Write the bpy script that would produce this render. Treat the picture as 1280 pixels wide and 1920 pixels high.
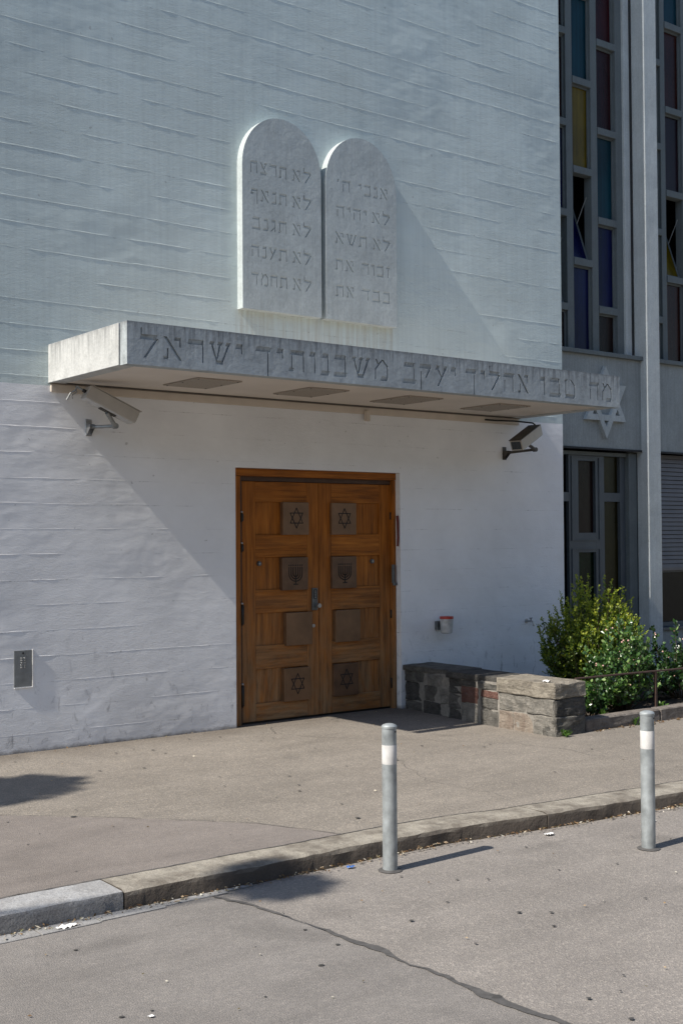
import bpy, bmesh, math, random
from mathutils import Vector, Matrix, noise
from mathutils.geometry import delaunay_2d_cdt
R = math.radians
for o in list(bpy.data.objects): bpy.data.objects.remove(o)
S = bpy.context.scene
C = S.collection
random.seed(7)

# ------------------------------------------------------------------ camera
cam = bpy.data.cameras.new('camera')
cam.sensor_fit = 'HORIZONTAL'; cam.sensor_width = 36
cam.lens = 36 * 2293.03 / 1280
cam.clip_start = .1; cam.clip_end = 2000
camo = bpy.data.objects.new('camera', cam); C.objects.link(camo)
yaw, pitch, roll = .6509, .02148, -.00668
f_ = Vector((math.sin(yaw)*math.cos(pitch), math.cos(yaw)*math.cos(pitch), math.sin(pitch)))
r_ = Vector((math.cos(yaw), -math.sin(yaw), 0)); u_ = r_.cross(f_)
rr = math.cos(roll)*r_ + math.sin(roll)*u_; uu = -math.sin(roll)*r_ + math.cos(roll)*u_
M4 = Matrix((rr, uu, -f_)).transposed().to_4x4(); M4.translation = (0, -10.169, 1.85)
camo.matrix_world = M4
S.camera = camo

# ------------------------------------------------------------------ light
EL, AZ = R(46.2), R(2.3)                      # sun travels along +X, a touch towards the wall
w = bpy.data.worlds.new('World'); S.world = w; w.use_nodes = True
nt = w.node_tree; bg = nt.nodes['Background']
sky = nt.nodes.new('ShaderNodeTexSky'); sky.sky_type = 'NISHITA'; sky.sun_disc = False
sky.sun_elevation = EL; sky.sun_rotation = R(270) - AZ
sky.air_density = 1.0; sky.dust_density = 0.6; sky.ozone_density = 1.0
nt.links.new(sky.outputs[0], bg.inputs[0]); bg.inputs[1].default_value = .098
sl = bpy.data.lights.new('sun', 'SUN'); sl.energy = 4.4; sl.angle = R(.55); sl.color = (1, .93, .83)
slo = bpy.data.objects.new('sun', sl); C.objects.link(slo)
sd = Vector((math.cos(EL)*math.cos(AZ), math.cos(EL)*math.sin(AZ), -math.sin(EL)))
slo.rotation_euler = sd.to_track_quat('-Z', 'Y').to_euler(); slo.location = (-6, -3, 12)
S.view_settings.view_transform = 'Standard'; S.view_settings.look = 'None'
S.view_settings.gamma = 1; S.view_settings.use_curve_mapping = False
S.view_settings.exposure = 0.70

# ------------------------------------------------------------------ materials
class N:
    """tiny node helper"""
    def __init__(s, name):
        s.m = bpy.data.materials.new(name); s.m.use_nodes = True
        s.t = s.m.node_tree; s.b = s.t.nodes['Principled BSDF']
        s.geo = s.t.nodes.new('ShaderNodeNewGeometry'); s.pos = s.geo.outputs['Position']
    def n(s, k, **kw):
        x = s.t.nodes.new(k)
        for a, b in kw.items(): setattr(x, a, b)
        return x
    def l(s, a, b): s.t.links.new(a, b)
    def map(s, sc=(1, 1, 1), loc=(0, 0, 0), src=None):
        x = s.n('ShaderNodeMapping'); s.l(src or s.pos, x.inputs[0])
        x.inputs['Scale'].default_value = sc; x.inputs['Location'].default_value = loc
        return x.outputs[0]
    def noise(s, scale, detail=4, rough=.5, sc=(1, 1, 1), loc=(0, 0, 0), dist=0):
        x = s.n('ShaderNodeTexNoise'); s.l(s.map(sc, loc), x.inputs[0])
        x.inputs['Scale'].default_value = scale; x.inputs['Detail'].default_value = detail
        x.inputs['Roughness'].default_value = rough; x.inputs['Distortion'].default_value = dist
        return x.outputs[0]
    def ramp(s, v, stops):
        x = s.n('ShaderNodeValToRGB'); s.l(v, x.inputs[0]); e = x.color_ramp.elements
        while len(e) < len(stops): e.new(.5)
        for q, (p, c) in zip(e, stops):
            q.position = p; q.color = (c, c, c, 1) if not hasattr(c, '__len__') else (*c, 1)
        return x.outputs[0]
    def mix(s, fac, a, b, mode='MIX'):
        x = s.n('ShaderNodeMix', data_type='RGBA', blend_type=mode)
        for i, q in ((0, fac), (6, a), (7, b)):
            if hasattr(q, 'links'): s.l(q, x.inputs[i])
            elif hasattr(q, '__len__'): x.inputs[i].default_value = (*q, 1)
            else: x.inputs[i].default_value = q
        return x.outputs[2]
    def math(s, op, a, b=0, clamp=False):
        x = s.n('ShaderNodeMath', operation=op, use_clamp=clamp)
        for i, q in enumerate((a, b)):
            if hasattr(q, 'links'): s.l(q, x.inputs[i])
            else: x.inputs[i].default_value = q
        return x.outputs[0]
    def xyz(s):
        x = s.n('ShaderNodeSeparateXYZ'); s.l(s.pos, x.inputs[0]); return x.outputs
    def bump(s, h, strength=1, dist=.01, prev=None):
        x = s.n('ShaderNodeBump'); s.l(h, x.inputs['Height'])
        x.inputs['Strength'].default_value = strength; x.inputs['Distance'].default_value = dist
        if prev: s.l(prev, x.inputs['Normal'])
        return x.outputs[0]
    def out(s, col=None, rough=None, nor=None, metal=0, spec=.5):
        for k, q in (('Base Color', col), ('Roughness', rough), ('Normal', nor)):
            if q is None: continue
            if hasattr(q, 'links'): s.l(q, s.b.inputs[k])
            elif hasattr(q, '__len__'): s.b.inputs[k].default_value = (*q, 1)
            else: s.b.inputs[k].default_value = q
        s.b.inputs['Metallic'].default_value = metal
        s.b.inputs['Specular IOR Level'].default_value = spec
        return s.m

def simple(name, col, rough=.6, metal=0, var=.15, scale=20, bump=.0, spec=.5):
    k = N(name); nz = k.noise(scale, 4)
    v = k.ramp(nz, [(.3, 1-var), (.7, 1+var*.4)])
    c = k.mix(1.0, col, v, 'MULTIPLY')
    nor = k.bump(k.noise(scale*4, 3), bump, .002) if bump else None
    return k.out(c, rough, nor, metal, spec)

def mat_wall():
    k = N('painted_plaster'); x, y, z = k.xyz()
    upper = k.math('GREATER_THAN', z, 3.225)
    zz = k.math('ADD', z, k.math('MULTIPLY', k.noise(1.1, 2), .02))
    upper = k.math('GREATER_THAN', zz, 3.232)
    col = k.mix(upper, (.80, .81, .825), (.545, .625, .62))
    big = k.ramp(k.noise(.9, 5, .6, loc=(3, 0, 1)), [(.3, .86), (.7, 1.04)])
    col = k.mix(1, col, big, 'MULTIPLY')
    # rain streaks on the older paint
    st = k.ramp(k.noise(1, 4, .6, sc=(26, 26, .7)), [(.35, .90), (.6, 1.02)])
    col = k.mix(k.math('MULTIPLY', upper, .55), col, k.mix(1, col, st, 'MULTIPLY'))
    # rust-grey wash below the two tablets
    inx = k.math('MULTIPLY', k.math('GREATER_THAN', x, 6.45), k.math('LESS_THAN', x, 8.46))
    inz = k.math('MULTIPLY', k.math('GREATER_THAN', z, 3.5), k.math('LESS_THAN', z, 4.13))
    wash = k.ramp(k.noise(1, 5, .65, sc=(22, 22, 1.3)), [(.40, 0), (.62, 1)])
    wm = k.math('MULTIPLY', k.math('MULTIPLY', inx, inz), k.math('MULTIPLY', wash, .45))
    col = k.mix(wm, col, (.36, .335, .27))
    # scuffs and dirt near the pavement
    low = k.n('ShaderNodeMapRange'); k.l(z, low.inputs[0])
    low.inputs[1].default_value = 1.15; low.inputs[2].default_value = 0; low.inputs[3].default_value = 0; low.inputs[4].default_value = 1
    scuff = k.ramp(k.noise(1, 6, .7, sc=(11, 11, 6), dist=.6), [(.57, 0), (.70, 1)])
    col = k.mix(k.math('MULTIPLY', k.math('MULTIPLY', low.outputs[0], scuff), .9), col, (.20, .205, .215))
    low2 = k.ramp(k.noise(2.2, 5, .6), [(.35, .0), (.8, .35)])
    col = k.mix(k.math('MULTIPLY', low.outputs[0], low2), col, (.36, .35, .345))
    # thin dark line of each board course, broken up, with flecks
    fr = k.math('FRACT', k.math('DIVIDE', k.math('SUBTRACT', k.math('ADD', z, k.math('MULTIPLY', k.noise(1.7, 2), .014)), .160+.001), .224))
    near = k.math('LESS_THAN', k.math('ABSOLUTE', k.math('SUBTRACT', fr, .5)), .5)
    ln = k.math('GREATER_THAN', fr, .965)
    lm_ = k.ramp(k.noise(1, 4, .7, sc=(3.2, 3.2, 2.5)), [(.48, 0), (.62, 1)])
    lf_ = k.ramp(k.noise(1, 4, .8, sc=(26, 26, 2.2), loc=(9, 0, 0)), [(.52, .18), (.66, 1)])
    col = k.mix(k.math('MULTIPLY', k.math('MULTIPLY', ln, lm_), k.math('MULTIPLY', lf_, .8)), col, (.13, .135, .13))
    dr = k.math('GREATER_THAN', fr, .80)
    df = k.ramp(k.noise(1, 3, .8, sc=(42, 42, .35), loc=(2, 0, 0)), [(.60, 0), (.70, 1)])
    col = k.mix(k.math('MULTIPLY', k.math('MULTIPLY', dr, lm_), k.math('MULTIPLY', df, k.math('MULTIPLY', upper, .35))), col, (.17, .18, .17))
    # grime where the wall meets the ground
    gm = k.n('ShaderNodeMapRange'); k.l(k.math('ADD', z, k.math('MULTIPLY', k.noise(7, 4, .7), .09)), gm.inputs[0])
    gm.inputs[1].default_value = .085; gm.inputs[2].default_value = .045; gm.inputs[3].default_value = 0; gm.inputs[4].default_value = .75
    col = k.mix(gm.outputs[0], col, (.12, .11, .10))
    # sparse pockmarks
    sp = k.ramp(k.noise(14, 2, .4), [(.735, 0), (.755, 1)])
    col = k.mix(k.math('MULTIPLY', sp, .4), col, (.2, .2, .19))
    # relief: board courses, trowel streaks, undulation
    n1 = k.noise(1, 6, .68, sc=(9, 9, 21), dist=.5)
    n2 = k.noise(75, 5, .7)
    n3 = k.noise(1, 3, .5, sc=(1.3, 1, 2.3), loc=(2, 0, 5))
    n4 = k.noise(1, 4, .6, sc=(3, 3, 8), loc=(1, 0, 2), dist=.8)
    # flat patches where relief fades
    patch = k.ramp(k.noise(.75, 3, .5, loc=(7, 1, 0)), [(.40, .12), (.58, 1)])
    b = k.bump(n3, 1, .025)
    b = k.bump(n4, 1, .0022, b)
    b = k.bump(k.math('MULTIPLY', n1, patch), 1, .0026, b)
    n5 = k.noise(1, 5, .7, sc=(14, 14, 46), loc=(3, 1, 2), dist=1.2)
    b = k.bump(k.math('MULTIPLY', n5, patch), 1, .0045, b)
    b = k.bump(k.math('MULTIPLY', n2, patch), 1, .0026, b)
    return k.out(col, .55, b, spec=.35)

def mat_concrete(name, base, streak=1.0, ztop=None, bumpy=1, zspan=.3):
    k = N(name); x, y, z = k.xyz()
    v = k.ramp(k.noise(3, 5, .6), [(.3, .86), (.7, 1.06)])
    col = k.mix(1, base, v, 'MULTIPLY')
    s2 = k.ramp(k.noise(45, 3, .6), [(.3, .9), (.7, 1.06)])
    col = k.mix(1, col, s2, 'MULTIPLY')
    st = k.ramp(k.noise(1, 5, .75, sc=(30, 30, 1.5)), [(.42, 0), (.64, 1)])
    if ztop is not None:
        mr = k.n('ShaderNodeMapRange'); k.l(z, mr.inputs[0])
        mr.inputs[1].default_value = ztop - zspan; mr.inputs[2].default_value = ztop
        mr.inputs[3].default_value = .12; mr.inputs[4].default_value = 1.0
        g = k.math('POWER', mr.outputs[0], 1.5)
        # a ragged dark rim under the top edge
        rag = k.math('ADD', z, k.math('MULTIPLY', k.noise(1, 4, .7, sc=(16, 16, .5)), .12))
        rim = k.n('ShaderNodeMapRange'); k.l(rag, rim.inputs[0])
        rim.inputs[1].default_value = ztop + .02; rim.inputs[2].default_value = ztop + .075
        rm = rim.outputs[0]
        fac = k.math('MAXIMUM', k.math('MULTIPLY', st, g), k.math('MULTIPLY', rm, .8), clamp=True)
    else: fac = st
    blot = k.ramp(k.noise(6, 6, .7, loc=(2, 0, 1)), [(.50, 0), (.72, .4)])
    fac = k.math('MAXIMUM', fac, k.math('MULTIPLY', blot, streak), clamp=True)
    col = k.mix(k.math('MULTIPLY', fac, .62*streak, clamp=True), col, (.10, .105, .11))
    b = k.bump(k.noise(7, 4, .6), 1, .012*bumpy)
    b = k.bump(k.noise(90, 4, .65), 1, .002*bumpy, b)
    return k.out(col, .75, b, spec=.3)

def mat_asphalt(name, base, light, speck=.5, seed=0):
    k = N(name)
    big = k.ramp(k.noise(.7, 5, .6, loc=(seed, 2, 0)), [(.3, .88), (.72, 1.08)])
    col = k.mix(1, base, big, 'MULTIPLY')
    fine_ = k.ramp(k.noise(1, 5, .6, sc=(.5, 2.2, 1), loc=(seed*3, 1, 0), dist=1), [(.35, .9), (.6, 1.03)])
    col = k.mix(1, col, fine_, 'MULTIPLY')
    mid = k.ramp(k.noise(4.5, 5, .65, loc=(seed, 0, 0)), [(.3, .92), (.7, 1.06)])
    col = k.mix(1, col, mid, 'MULTIPLY')
    v = k.n('ShaderNodeTexVoronoi'); v.inputs['Scale'].default_value = 120
    k.l(k.map((1, 1, 1)), v.inputs[0])
    sp = k.n('ShaderNodeSeparateColor'); k.l(v.outputs['Color'], sp.inputs[0])
    agg = k.ramp(sp.outputs[0], [(0, (.66, .66, .67)), (.45, (.9, .9, .9)), (.8, (1.06, 1.05, 1.02)), (.95, light)])
    col = k.mix(speck, col, k.mix(1, col, agg, 'MULTIPLY'))
    # oily stains and gum spots
    stn = k.ramp(k.noise(1.6, 3, .5, loc=(5+seed, 5, 0), dist=.5), [(.62, 0), (.78, .35)])
    col = k.mix(stn, col, (.055, .052, .05))
    if name == 'pavement_asphalt':
        x, y, z = k.xyz(); g = k.n('ShaderNodeMapRange'); k.l(k.math('ADD', y, k.math('MULTIPLY', k.noise(1.8, 5, .6), 1.1)), g.inputs[0])
        g.inputs[1].default_value = .05; g.inputs[2].default_value = .65; g.inputs[3].default_value = 0; g.inputs[4].default_value = .55
        col = k.mix(g.outputs[0], col, (.085, .068, .052))
    b = k.bump(v.outputs['Distance'], .55, .006)
    b = k.bump(k.noise(2.2, 4, .5), 1, .012, b)
    return k.out(col, .85, b, spec=.3)

def mat_granite(name, a, b_, dark, dirt):
    k = N(name)
    n = k.noise(95, 4, .75)
    col = k.mix(k.ramp(n, [(.36, 0), (.62, 1)]), a, b_)
    col = k.mix(k.ramp(k.noise(150, 2, .7, loc=(1, 1, 1)), [(.57, 0), (.66, .8)]), col, dark)
    m = k.ramp(k.noise(5, 6, .65), [(.38, 0), (.68, 1)])
    col = k.mix(k.math('MULTIPLY', m, dirt), col, (.10, .085, .07))
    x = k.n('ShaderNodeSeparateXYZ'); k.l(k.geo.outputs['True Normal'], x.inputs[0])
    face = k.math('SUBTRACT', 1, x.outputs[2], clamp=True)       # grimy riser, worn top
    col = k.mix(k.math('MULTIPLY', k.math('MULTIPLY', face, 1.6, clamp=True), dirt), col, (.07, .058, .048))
    b = k.bump(k.noise(9, 5, .6), 1, .014); b = k.bump(k.noise(70, 4, .65), 1, .003, b)
    return k.out(col, .8, b, spec=.3)

def mat_wood(name, vertical=True):
    k = N(name); x, y, z = k.xyz()
    sc = (30, 30, 1.4) if vertical else (1.4, 30, 30)
    g = k.noise(1, 6, .65, sc=sc, dist=.35)
    fine = k.noise(1, 3, .6, sc=(170, 170, 4) if vertical else (4, 170, 170))
    col = k.ramp(g, [(.28, (.15, .046, .006)), (.5, (.33, .106, .013)), (.75, (.46, .170, .026))])
    col = k.mix(.5, col, k.mix(1, col, k.ramp(fine, [(.35, .62), (.6, 1.15)]), 'MULTIPLY'))
    col = k.mix(1, col, k.ramp(k.noise(1.9, 3, .5), [(.3, .78), (.7, 1.08)]), 'MULTIPLY')
    mr = k.n('ShaderNodeMapRange'); k.l(z, mr.inputs[0])
    mr.inputs[1].default_value = 1.7; mr.inputs[2].default_value = -.1
    wn = k.ramp(k.noise(1, 6, .75, sc=(9, 9, 2.2) if vertical else (2.4, 9, 8), dist=.3), [(.30, .1), (.58, 1)])
    bare = k.math('MULTIPLY', mr.outputs[0], wn, clamp=True)
    col = k.mix(k.math('MULTIPLY', bare, 1.0, clamp=True), col, k.mix(g, (.13, .078, .038), (.36, .245, .135)))
    # dark water marks just above the ledges
    dk = k.ramp(k.noise(1, 6, .7, sc=(26, 26, 2.2) if vertical else (2.2, 26, 16), loc=(4, 0, 1), dist=.15), [(.50, 0), (.70, .75)])
    col = k.mix(k.math('MULTIPLY', dk, k.math('ADD', .35, mr.outputs[0], clamp=True)), col, (.045, .03, .02))
    b = k.bump(g, .6, .003); b = k.bump(fine, .6, .0008, b)
    return k.out(col, .6, b, spec=.2)

def mat_stone(name, a, b_, seed=0, rough=1):
    k = N(name)
    n = k.noise(9, 7, .68, loc=(seed, seed*2, 0), dist=.6)
    col = k.mix(k.ramp(n, [(.34, 0), (.66, 1)]), a, b_)
    col = k.mix(k.ramp(k.noise(1, 5, .7, sc=(12, 12, 60), loc=(seed, 1, 0)), [(.56, 0), (.7, .6)]), col, (.055, .052, .05))
    col = k.mix(k.ramp(k.noise(60, 4, .7), [(.6, 0), (.72, .45)]), col, (.5, .48, .43))
    b = k.bump(k.noise(1, 7, .75, sc=(9, 9, 24), loc=(seed, 0, 3)), 1, .06*rough)
    b = k.bump(k.noise(45, 5, .7), 1, .008*rough, b)
    return k.out(col, .85, b, spec=.25)

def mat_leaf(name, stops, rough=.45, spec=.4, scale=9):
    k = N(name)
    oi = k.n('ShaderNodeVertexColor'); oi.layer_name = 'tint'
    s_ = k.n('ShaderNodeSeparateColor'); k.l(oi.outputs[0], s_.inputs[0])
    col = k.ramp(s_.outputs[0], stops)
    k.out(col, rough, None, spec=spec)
    tr = k.n('ShaderNodeBsdfTranslucent'); k.l(k.mix(1, col, (1.3, 1.5, .5), 'MULTIPLY'), tr.inputs[0])
    mx = k.n('ShaderNodeMixShader'); mx.inputs[0].default_value = .28
    k.l(k.b.outputs[0], mx.inputs[1]); k.l(tr.outputs[0], mx.inputs[2])
    k.l(mx.outputs[0], k.t.nodes['Material Output'].inputs[0])
    return k.m

def mat_glass(name, col, deep=.3):
    k = N(name)
    v = k.ramp(k.noise(1, 4, .6, sc=(3, 3, 1.1), loc=(len(name), 0, 0)), [(.3, .45), (.7, 1.15)])
    st = k.ramp(k.noise(1, 2, .5, sc=(16, 16, .25)), [(.35, .72), (.65, 1.05)])
    c = k.mix(1, k.mix(1, col, v, 'MULTIPLY'), st, 'MULTIPLY')
    b = k.bump(k.noise(10, 3, .5), .5, .003)
    return k.out(c, .25, b, spec=.15)

M = {}
M['wall'] = mat_wall()
M['fascia'] = mat_concrete('fascia_concrete', (.385, .425, .44), 1.5, 3.58)
M['side'] = mat_concrete('canopy_side_paint', (.50, .51, .50), 1.3, 3.58, .6)
M['soffit'] = simple('soffit_paint', (.64, .58, .515), .7, var=.08, scale=2.5, bump=.2)
M['soffit_edge'] = simple('soffit_edge_brown', (.17, .14, .115), .8)
M['ledge'] = simple('ledge_paint', (.58, .51, .43), .7, var=.1, scale=5)
M['tablet'] = mat_concrete('tablet_stone', (.45, .50, .505), .22, None, .8)
M['road'] = mat_asphalt('road_asphalt', (.222, .205, .190), (1.5, 1.47, 1.42), .6, 1)
M['road_new'] = mat_asphalt('road_asphalt_smooth', (.192, .180, .170), (1.4, 1.36, 1.32), .5, 4)
M['pave'] = mat_asphalt('pavement_asphalt', (.218, .197, .172), (1.6, 1.55, 1.48), .7, 2)
M['pave_new'] = mat_asphalt('pavement_asphalt_patch', (.195, .174, .160), (1.3, 1.25, 1.2), .5, 8)
M['tar'] = simple('tar_seal', (.078, .075, .073), .75, var=.3, scale=30, bump=.5)
M['kerb_old'] = mat_granite('old_kerb_granite', (.26, .24, .20), (.34, .315, .27), (.10, .09, .08), .95)
M['kerb_new'] = mat_granite('pale_kerb_granite', (.27, .275, .28), (.39, .395, .40), (.12, .12, .13), .4)
M['gutter'] = mat_granite('gutter_setts', (.24, .24, .24), (.30, .30, .30), (.16, .16, .16), .25)
M['wood_v'] = mat_wood('oak_upright', True)
M['wood_h'] = mat_wood('oak_crosswise', False)
M['wood_dark'] = simple('frame_rebate_wood', (.06, .026, .011), .6, var=.3, scale=12)
M['bronze'] = simple('bronze_plate', (.19, .105, .052), .5, .2, .25, 7, .25)
M['bronze_dark'] = simple('bronze_plate_dark', (.13, .070, .036), .5, .2, .3, 9, .25)
M['engrave'] = simple('engraving_black', (.012, .010, .009), .8)
M['steel'] = simple('brushed_steel', (.42, .43, .44), .38, .85, .2, 25)
M['steel_dark'] = simple('dark_steel', (.14, .15, .155), .42, .6, .3, 14)
M['plate'] = simple('intercom_plate', (.22, .235, .24), .45, .3, .25, 14)
M['cup'] = simple('pale_worn_metal', (.50, .50, .49), .5, .1, .3, 22)
M['hinge'] = simple('blackened_hinge', (.03, .028, .027), .45, .5)
M['galv'] = simple('galvanised_steel', (.36, .39, .40), .5, .4, .42, 11, .3)
M['reflect'] = simple('white_reflective_band', (.54, .535, .525), .6, 0, .2, 14)
M['cam_body'] = simple('camera_housing_beige', (.40, .37, .33), .5, 0, .1, 8)
M['cam_metal'] = simple('camera_bracket_metal', (.30, .31, .31), .4, .5, .25, 20)
M['cam_dark'] = simple('camera_dark_metal', (.075, .068, .06), .5, .3, .25, 20)
M['black'] = simple('black_rubber', (.015, .015, .016), .5)
M['lens'] = simple('camera_window', (.035, .04, .045), .08)
M['vent'] = simple('vent_mesh', (.36, .315, .265), .8, var=.4, scale=130)
M['red'] = simple('red_enamel', (.42, .045, .035), .45)
M['red_dark'] = simple('dark_red_wood', (.13, .022, .016), .5)
M['white_bits'] = simple('white_paper', (.75, .74, .72), .8)
M['blue_bits'] = simple('blue_plastic', (.05, .14, .40), .5)
M['panel'] = mat_concrete('grey_render', (.28, .31, .31), .35, None, .6)
M['star'] = mat_concrete('star_render', (.42, .46, .46), .3, None, .5)
M['pier'] = mat_concrete('pier_render', (.50, .54, .54), .2, None, .5)
M['frame'] = mat_concrete('window_frame_paint', (.135, .160, .165), .5, None, .25)
M['frame_dark'] = simple('door_frame_paint', (.07, .085, .097), .5, var=.15, scale=5)
M['gap'] = simple('shadow_gap', (.02, .022, .024), .8)
M['shutter'] = simple('shutter_slat', (.125, .12, .125), .5, var=.15, scale=4)
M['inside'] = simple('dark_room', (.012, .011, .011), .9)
M['soil'] = simple('garden_soil', (.06, .045, .032), .95, var=.5, scale=18, bump=1)
M['mortar'] = simple('mortar', (.235, .22, .195), .9, var=.3, scale=30, bump=.8)
M['bed_curb'] = mat_stone('bed_kerb_stone', (.11, .095, .085), (.22, .195, .175), 3, .5)
M['rust'] = simple('rusty_rail', (.07, .042, .032), .7, .2, .4, 30)
M['stem'] = simple('bush_stem', (.07, .05, .03), .8)
M['bark'] = simple('tree_bark', (.10, .075, .055), .9, var=.4, scale=20, bump=1)
ST = dict(pale=mat_stone('pale_sandstone', (.19, .17, .14), (.38, .345, .285), 1),
          grey=mat_stone('grey_sandstone', (.15, .145, .13), (.33, .31, .275), 2),
          dark=mat_stone('dark_slate', (.05, .048, .046), (.12, .115, .105), 3),
          dull=mat_stone('dull_grey_stone', (.085, .082, .075), (.19, .18, .16), 6),
          red=mat_stone('red_sandstone', (.09, .042, .034), (.155, .085, .068), 4, .6),
          rose=mat_stone('rosy_sandstone', (.20, .155, .125), (.30, .26, .215), 5, .7))
GL = {n: mat_glass('glass_'+n, c) for n, c in dict(
    teal=(.002, .034, .052), yellow=(.13, .092, .003), red=(.034, .004, .006), plum=(.016, .006, .011),
    blue=(.003, .006, .050), black=(.003, .003, .004), brown=(.018, .010, .009), olive=(.026, .023, .006),
    green=(.003, .016, .006), rust=(.034, .008, .005), wine=(.024, .006, .008)).items()}
LEAF = [(0, (.025, .055, .012)), (.35, (.065, .115, .018)), (.7, (.155, .21, .024)), (1, (.28, .31, .035))]
M['leaf_gold'] = mat_leaf('golden_green_leaves', LEAF)
M['leaf_rose'] = mat_leaf('rose_leaves', [(0, (.020, .050, .016)), (.5, (.06, .14, .035)), (.85, (.15, .26, .075)), (1, (.27, .38, .14))], .28, 1.0)
M['leaf_tree'] = mat_leaf('tree_leaves', [(0, (.03, .06, .015)), (1, (.07, .11, .025))])
M['grass'] = mat_leaf('weed_leaves', [(0, (.05, .11, .02)), (1, (.13, .24, .04))])
M['petal'] = simple('rose_petals', (.62, .38, .33), .7)
M['dry'] = mat_leaf('dry_leaves', [(0, (.10, .06, .035)), (.35, (.27, .18, .11)), (.7, (.44, .36, .27)), (1, (.62, .58, .52))], .8, .1)
M['gum'] = simple('gum_spots', (.05, .048, .046), .7)

# ------------------------------------------------------------------ builders
def tag(o, label=None, cat=None, group=None, kind=None):
    for a, b in (('label', label), ('category', cat), ('group', group), ('kind', kind)):
        if b: o[a] = b
    return o
def thing(name, loc, label, cat, group=None):
    o = bpy.data.objects.new(name, None); C.objects.link(o); o.location = loc
    o.empty_display_size = .1
    return tag(o, label, cat, group)
def wloc(p):
    v = Vector((0, 0, 0))
    while p: v += p.location; p = p.parent
    return v
class MB:
    """collects shapes in world coordinates, links them as one mesh object"""
    def __init__(s): s.bm = bmesh.new(); s.mats = []
    def face(s, pts, mi=0):
        f = s.bm.faces.new([s.bm.verts.new(p) for p in pts]); f.material_index = mi; return f
    def box(s, x0, x1, y0, y1, z0, z1, bev=0, seg=1, rot=None, org=None, mi=0):
        vs = [s.bm.verts.new((x, y, z)) for x in (x0, x1) for y in (y0, y1) for z in (z0, z1)]
        idx = [(0, 1, 3, 2), (4, 6, 7, 5), (0, 4, 5, 1), (2, 3, 7, 6), (0, 2, 6, 4), (1, 5, 7, 3)]
        fs = [s.bm.faces.new([vs[i] for i in q]) for q in idx]
        for f in fs: f.material_index = mi
        if bev:
            es = list({e for f in fs for e in f.edges})
            r = bmesh.ops.bevel(s.bm, geom=es, offset=bev, segments=seg, affect='EDGES', profile=.5)
            vs = list({v for v in r['verts']} | {v for v in vs if v.is_valid})
        if rot is not None:
            bmesh.ops.transform(s.bm, matrix=Matrix.Translation(org) @ rot @ Matrix.Translation(-Vector(org)), verts=[v for v in vs if v.is_valid])
        return s
    def cyl(s, a, b, r0, r1=None, n=16, caps=True):
        a = Vector(a); b = Vector(b); r1 = r0 if r1 is None else r1
        d = (b - a).normalized(); t = d.orthogonal().normalized(); u = d.cross(t)
        A = [s.bm.verts.new(a + r0*(math.cos(k*2*math.pi/n)*t + math.sin(k*2*math.pi/n)*u)) for k in range(n)]
        B = [s.bm.verts.new(b + r1*(math.cos(k*2*math.pi/n)*t + math.sin(k*2*math.pi/n)*u)) for k in range(n)]
        for k in range(n):
            f = s.bm.faces.new((A[k], A[(k+1) % n], B[(k+1) % n], B[k])); f.smooth = True
        if caps: s.bm.faces.new(A[::-1]); s.bm.faces.new(B)
        return s
    def tube(s, pts, r, n=8, taper=1.0):
        pts = [Vector(p) for p in pts]
        rs = [r*(1+(taper-1)*i/(len(pts)-1)) for i in range(len(pts))]
        rings = []
        for i, p in enumerate(pts):
            d = (pts[min(i+1, len(pts)-1)] - pts[max(i-1, 0)]).normalized()
            t = d.cross(Vector((.13, .97, .2))).normalized(); u = d.cross(t)
            rings.append([s.bm.verts.new(p + rs[i]*(math.cos(k*2*math.pi/n)*t + math.sin(k*2*math.pi/n)*u)) for k in range(n)])
        for A, B in zip(rings, rings[1:]):
            for k in range(n):
                f = s.bm.faces.new((A[k], A[(k+1) % n], B[(k+1) % n], B[k])); f.smooth = True
        s.bm.faces.new(rings[0][::-1]); s.bm.faces.new(rings[-1])
        return s
    def lathe(s, prof, c, n=24):
        rings = [[s.bm.verts.new((c[0]+r*math.cos(k*2*math.pi/n), c[1]+r*math.sin(k*2*math.pi/n), c[2]+z)) for k in range(n)] for r, z in prof]
        for A, B in zip(rings, rings[1:]):
            for k in range(n):
                f = s.bm.faces.new((A[k], A[(k+1) % n], B[(k+1) % n], B[k])); f.smooth = True
        s.bm.faces.new(rings[0][::-1]); s.bm.faces.new(rings[-1])
        return s
    def prism(s, poly, y0, y1):
        """polygon in XZ extruded in Y (y0 = front)"""
        A = [s.bm.verts.new((x, y0, z)) for x, z in poly]; B = [s.bm.verts.new((x, y1, z)) for x, z in poly]
        s.bm.faces.new(A); s.bm.faces.new(B[::-1]); n = len(poly)
        for k in range(n): s.bm.faces.new((A[k], B[k], B[(k+1) % n], A[(k+1) % n]))
        return s
    def build(s, name, mat, parent=None, fix=True):
        if fix:
            bmesh.ops.recalc_face_normals(s.bm, faces=s.bm.faces[:])
            for e in s.bm.edges:
                if len(e.link_faces) == 2 and e.calc_face_angle(0) > .6: e.smooth = False
        if parent is not None: bmesh.ops.translate(s.bm, vec=-wloc(parent), verts=s.bm.verts[:])
        me = bpy.data.meshes.new(name); s.bm.to_mesh(me); s.bm.free()
        for m in (mat if isinstance(mat, (list, tuple)) else [mat]): me.materials.append(m)
        o = bpy.data.objects.new(name, me); C.objects.link(o)
        if parent is not None: o.parent = parent
        return o
def struct(o): o['kind'] = 'structure'; return o
def box(name, mat, parent, *a, **k): return MB().box(*a, **k).build(name, mat, parent)
def dup(o, loc):
    r = o.copy(); C.objects.link(r); r.location = loc
    for ch in o.children:
        c = ch.copy(); C.objects.link(c); c.parent = r
        for g in ch.children:
            d = g.copy(); C.objects.link(d); d.parent = c
    return r

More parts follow.
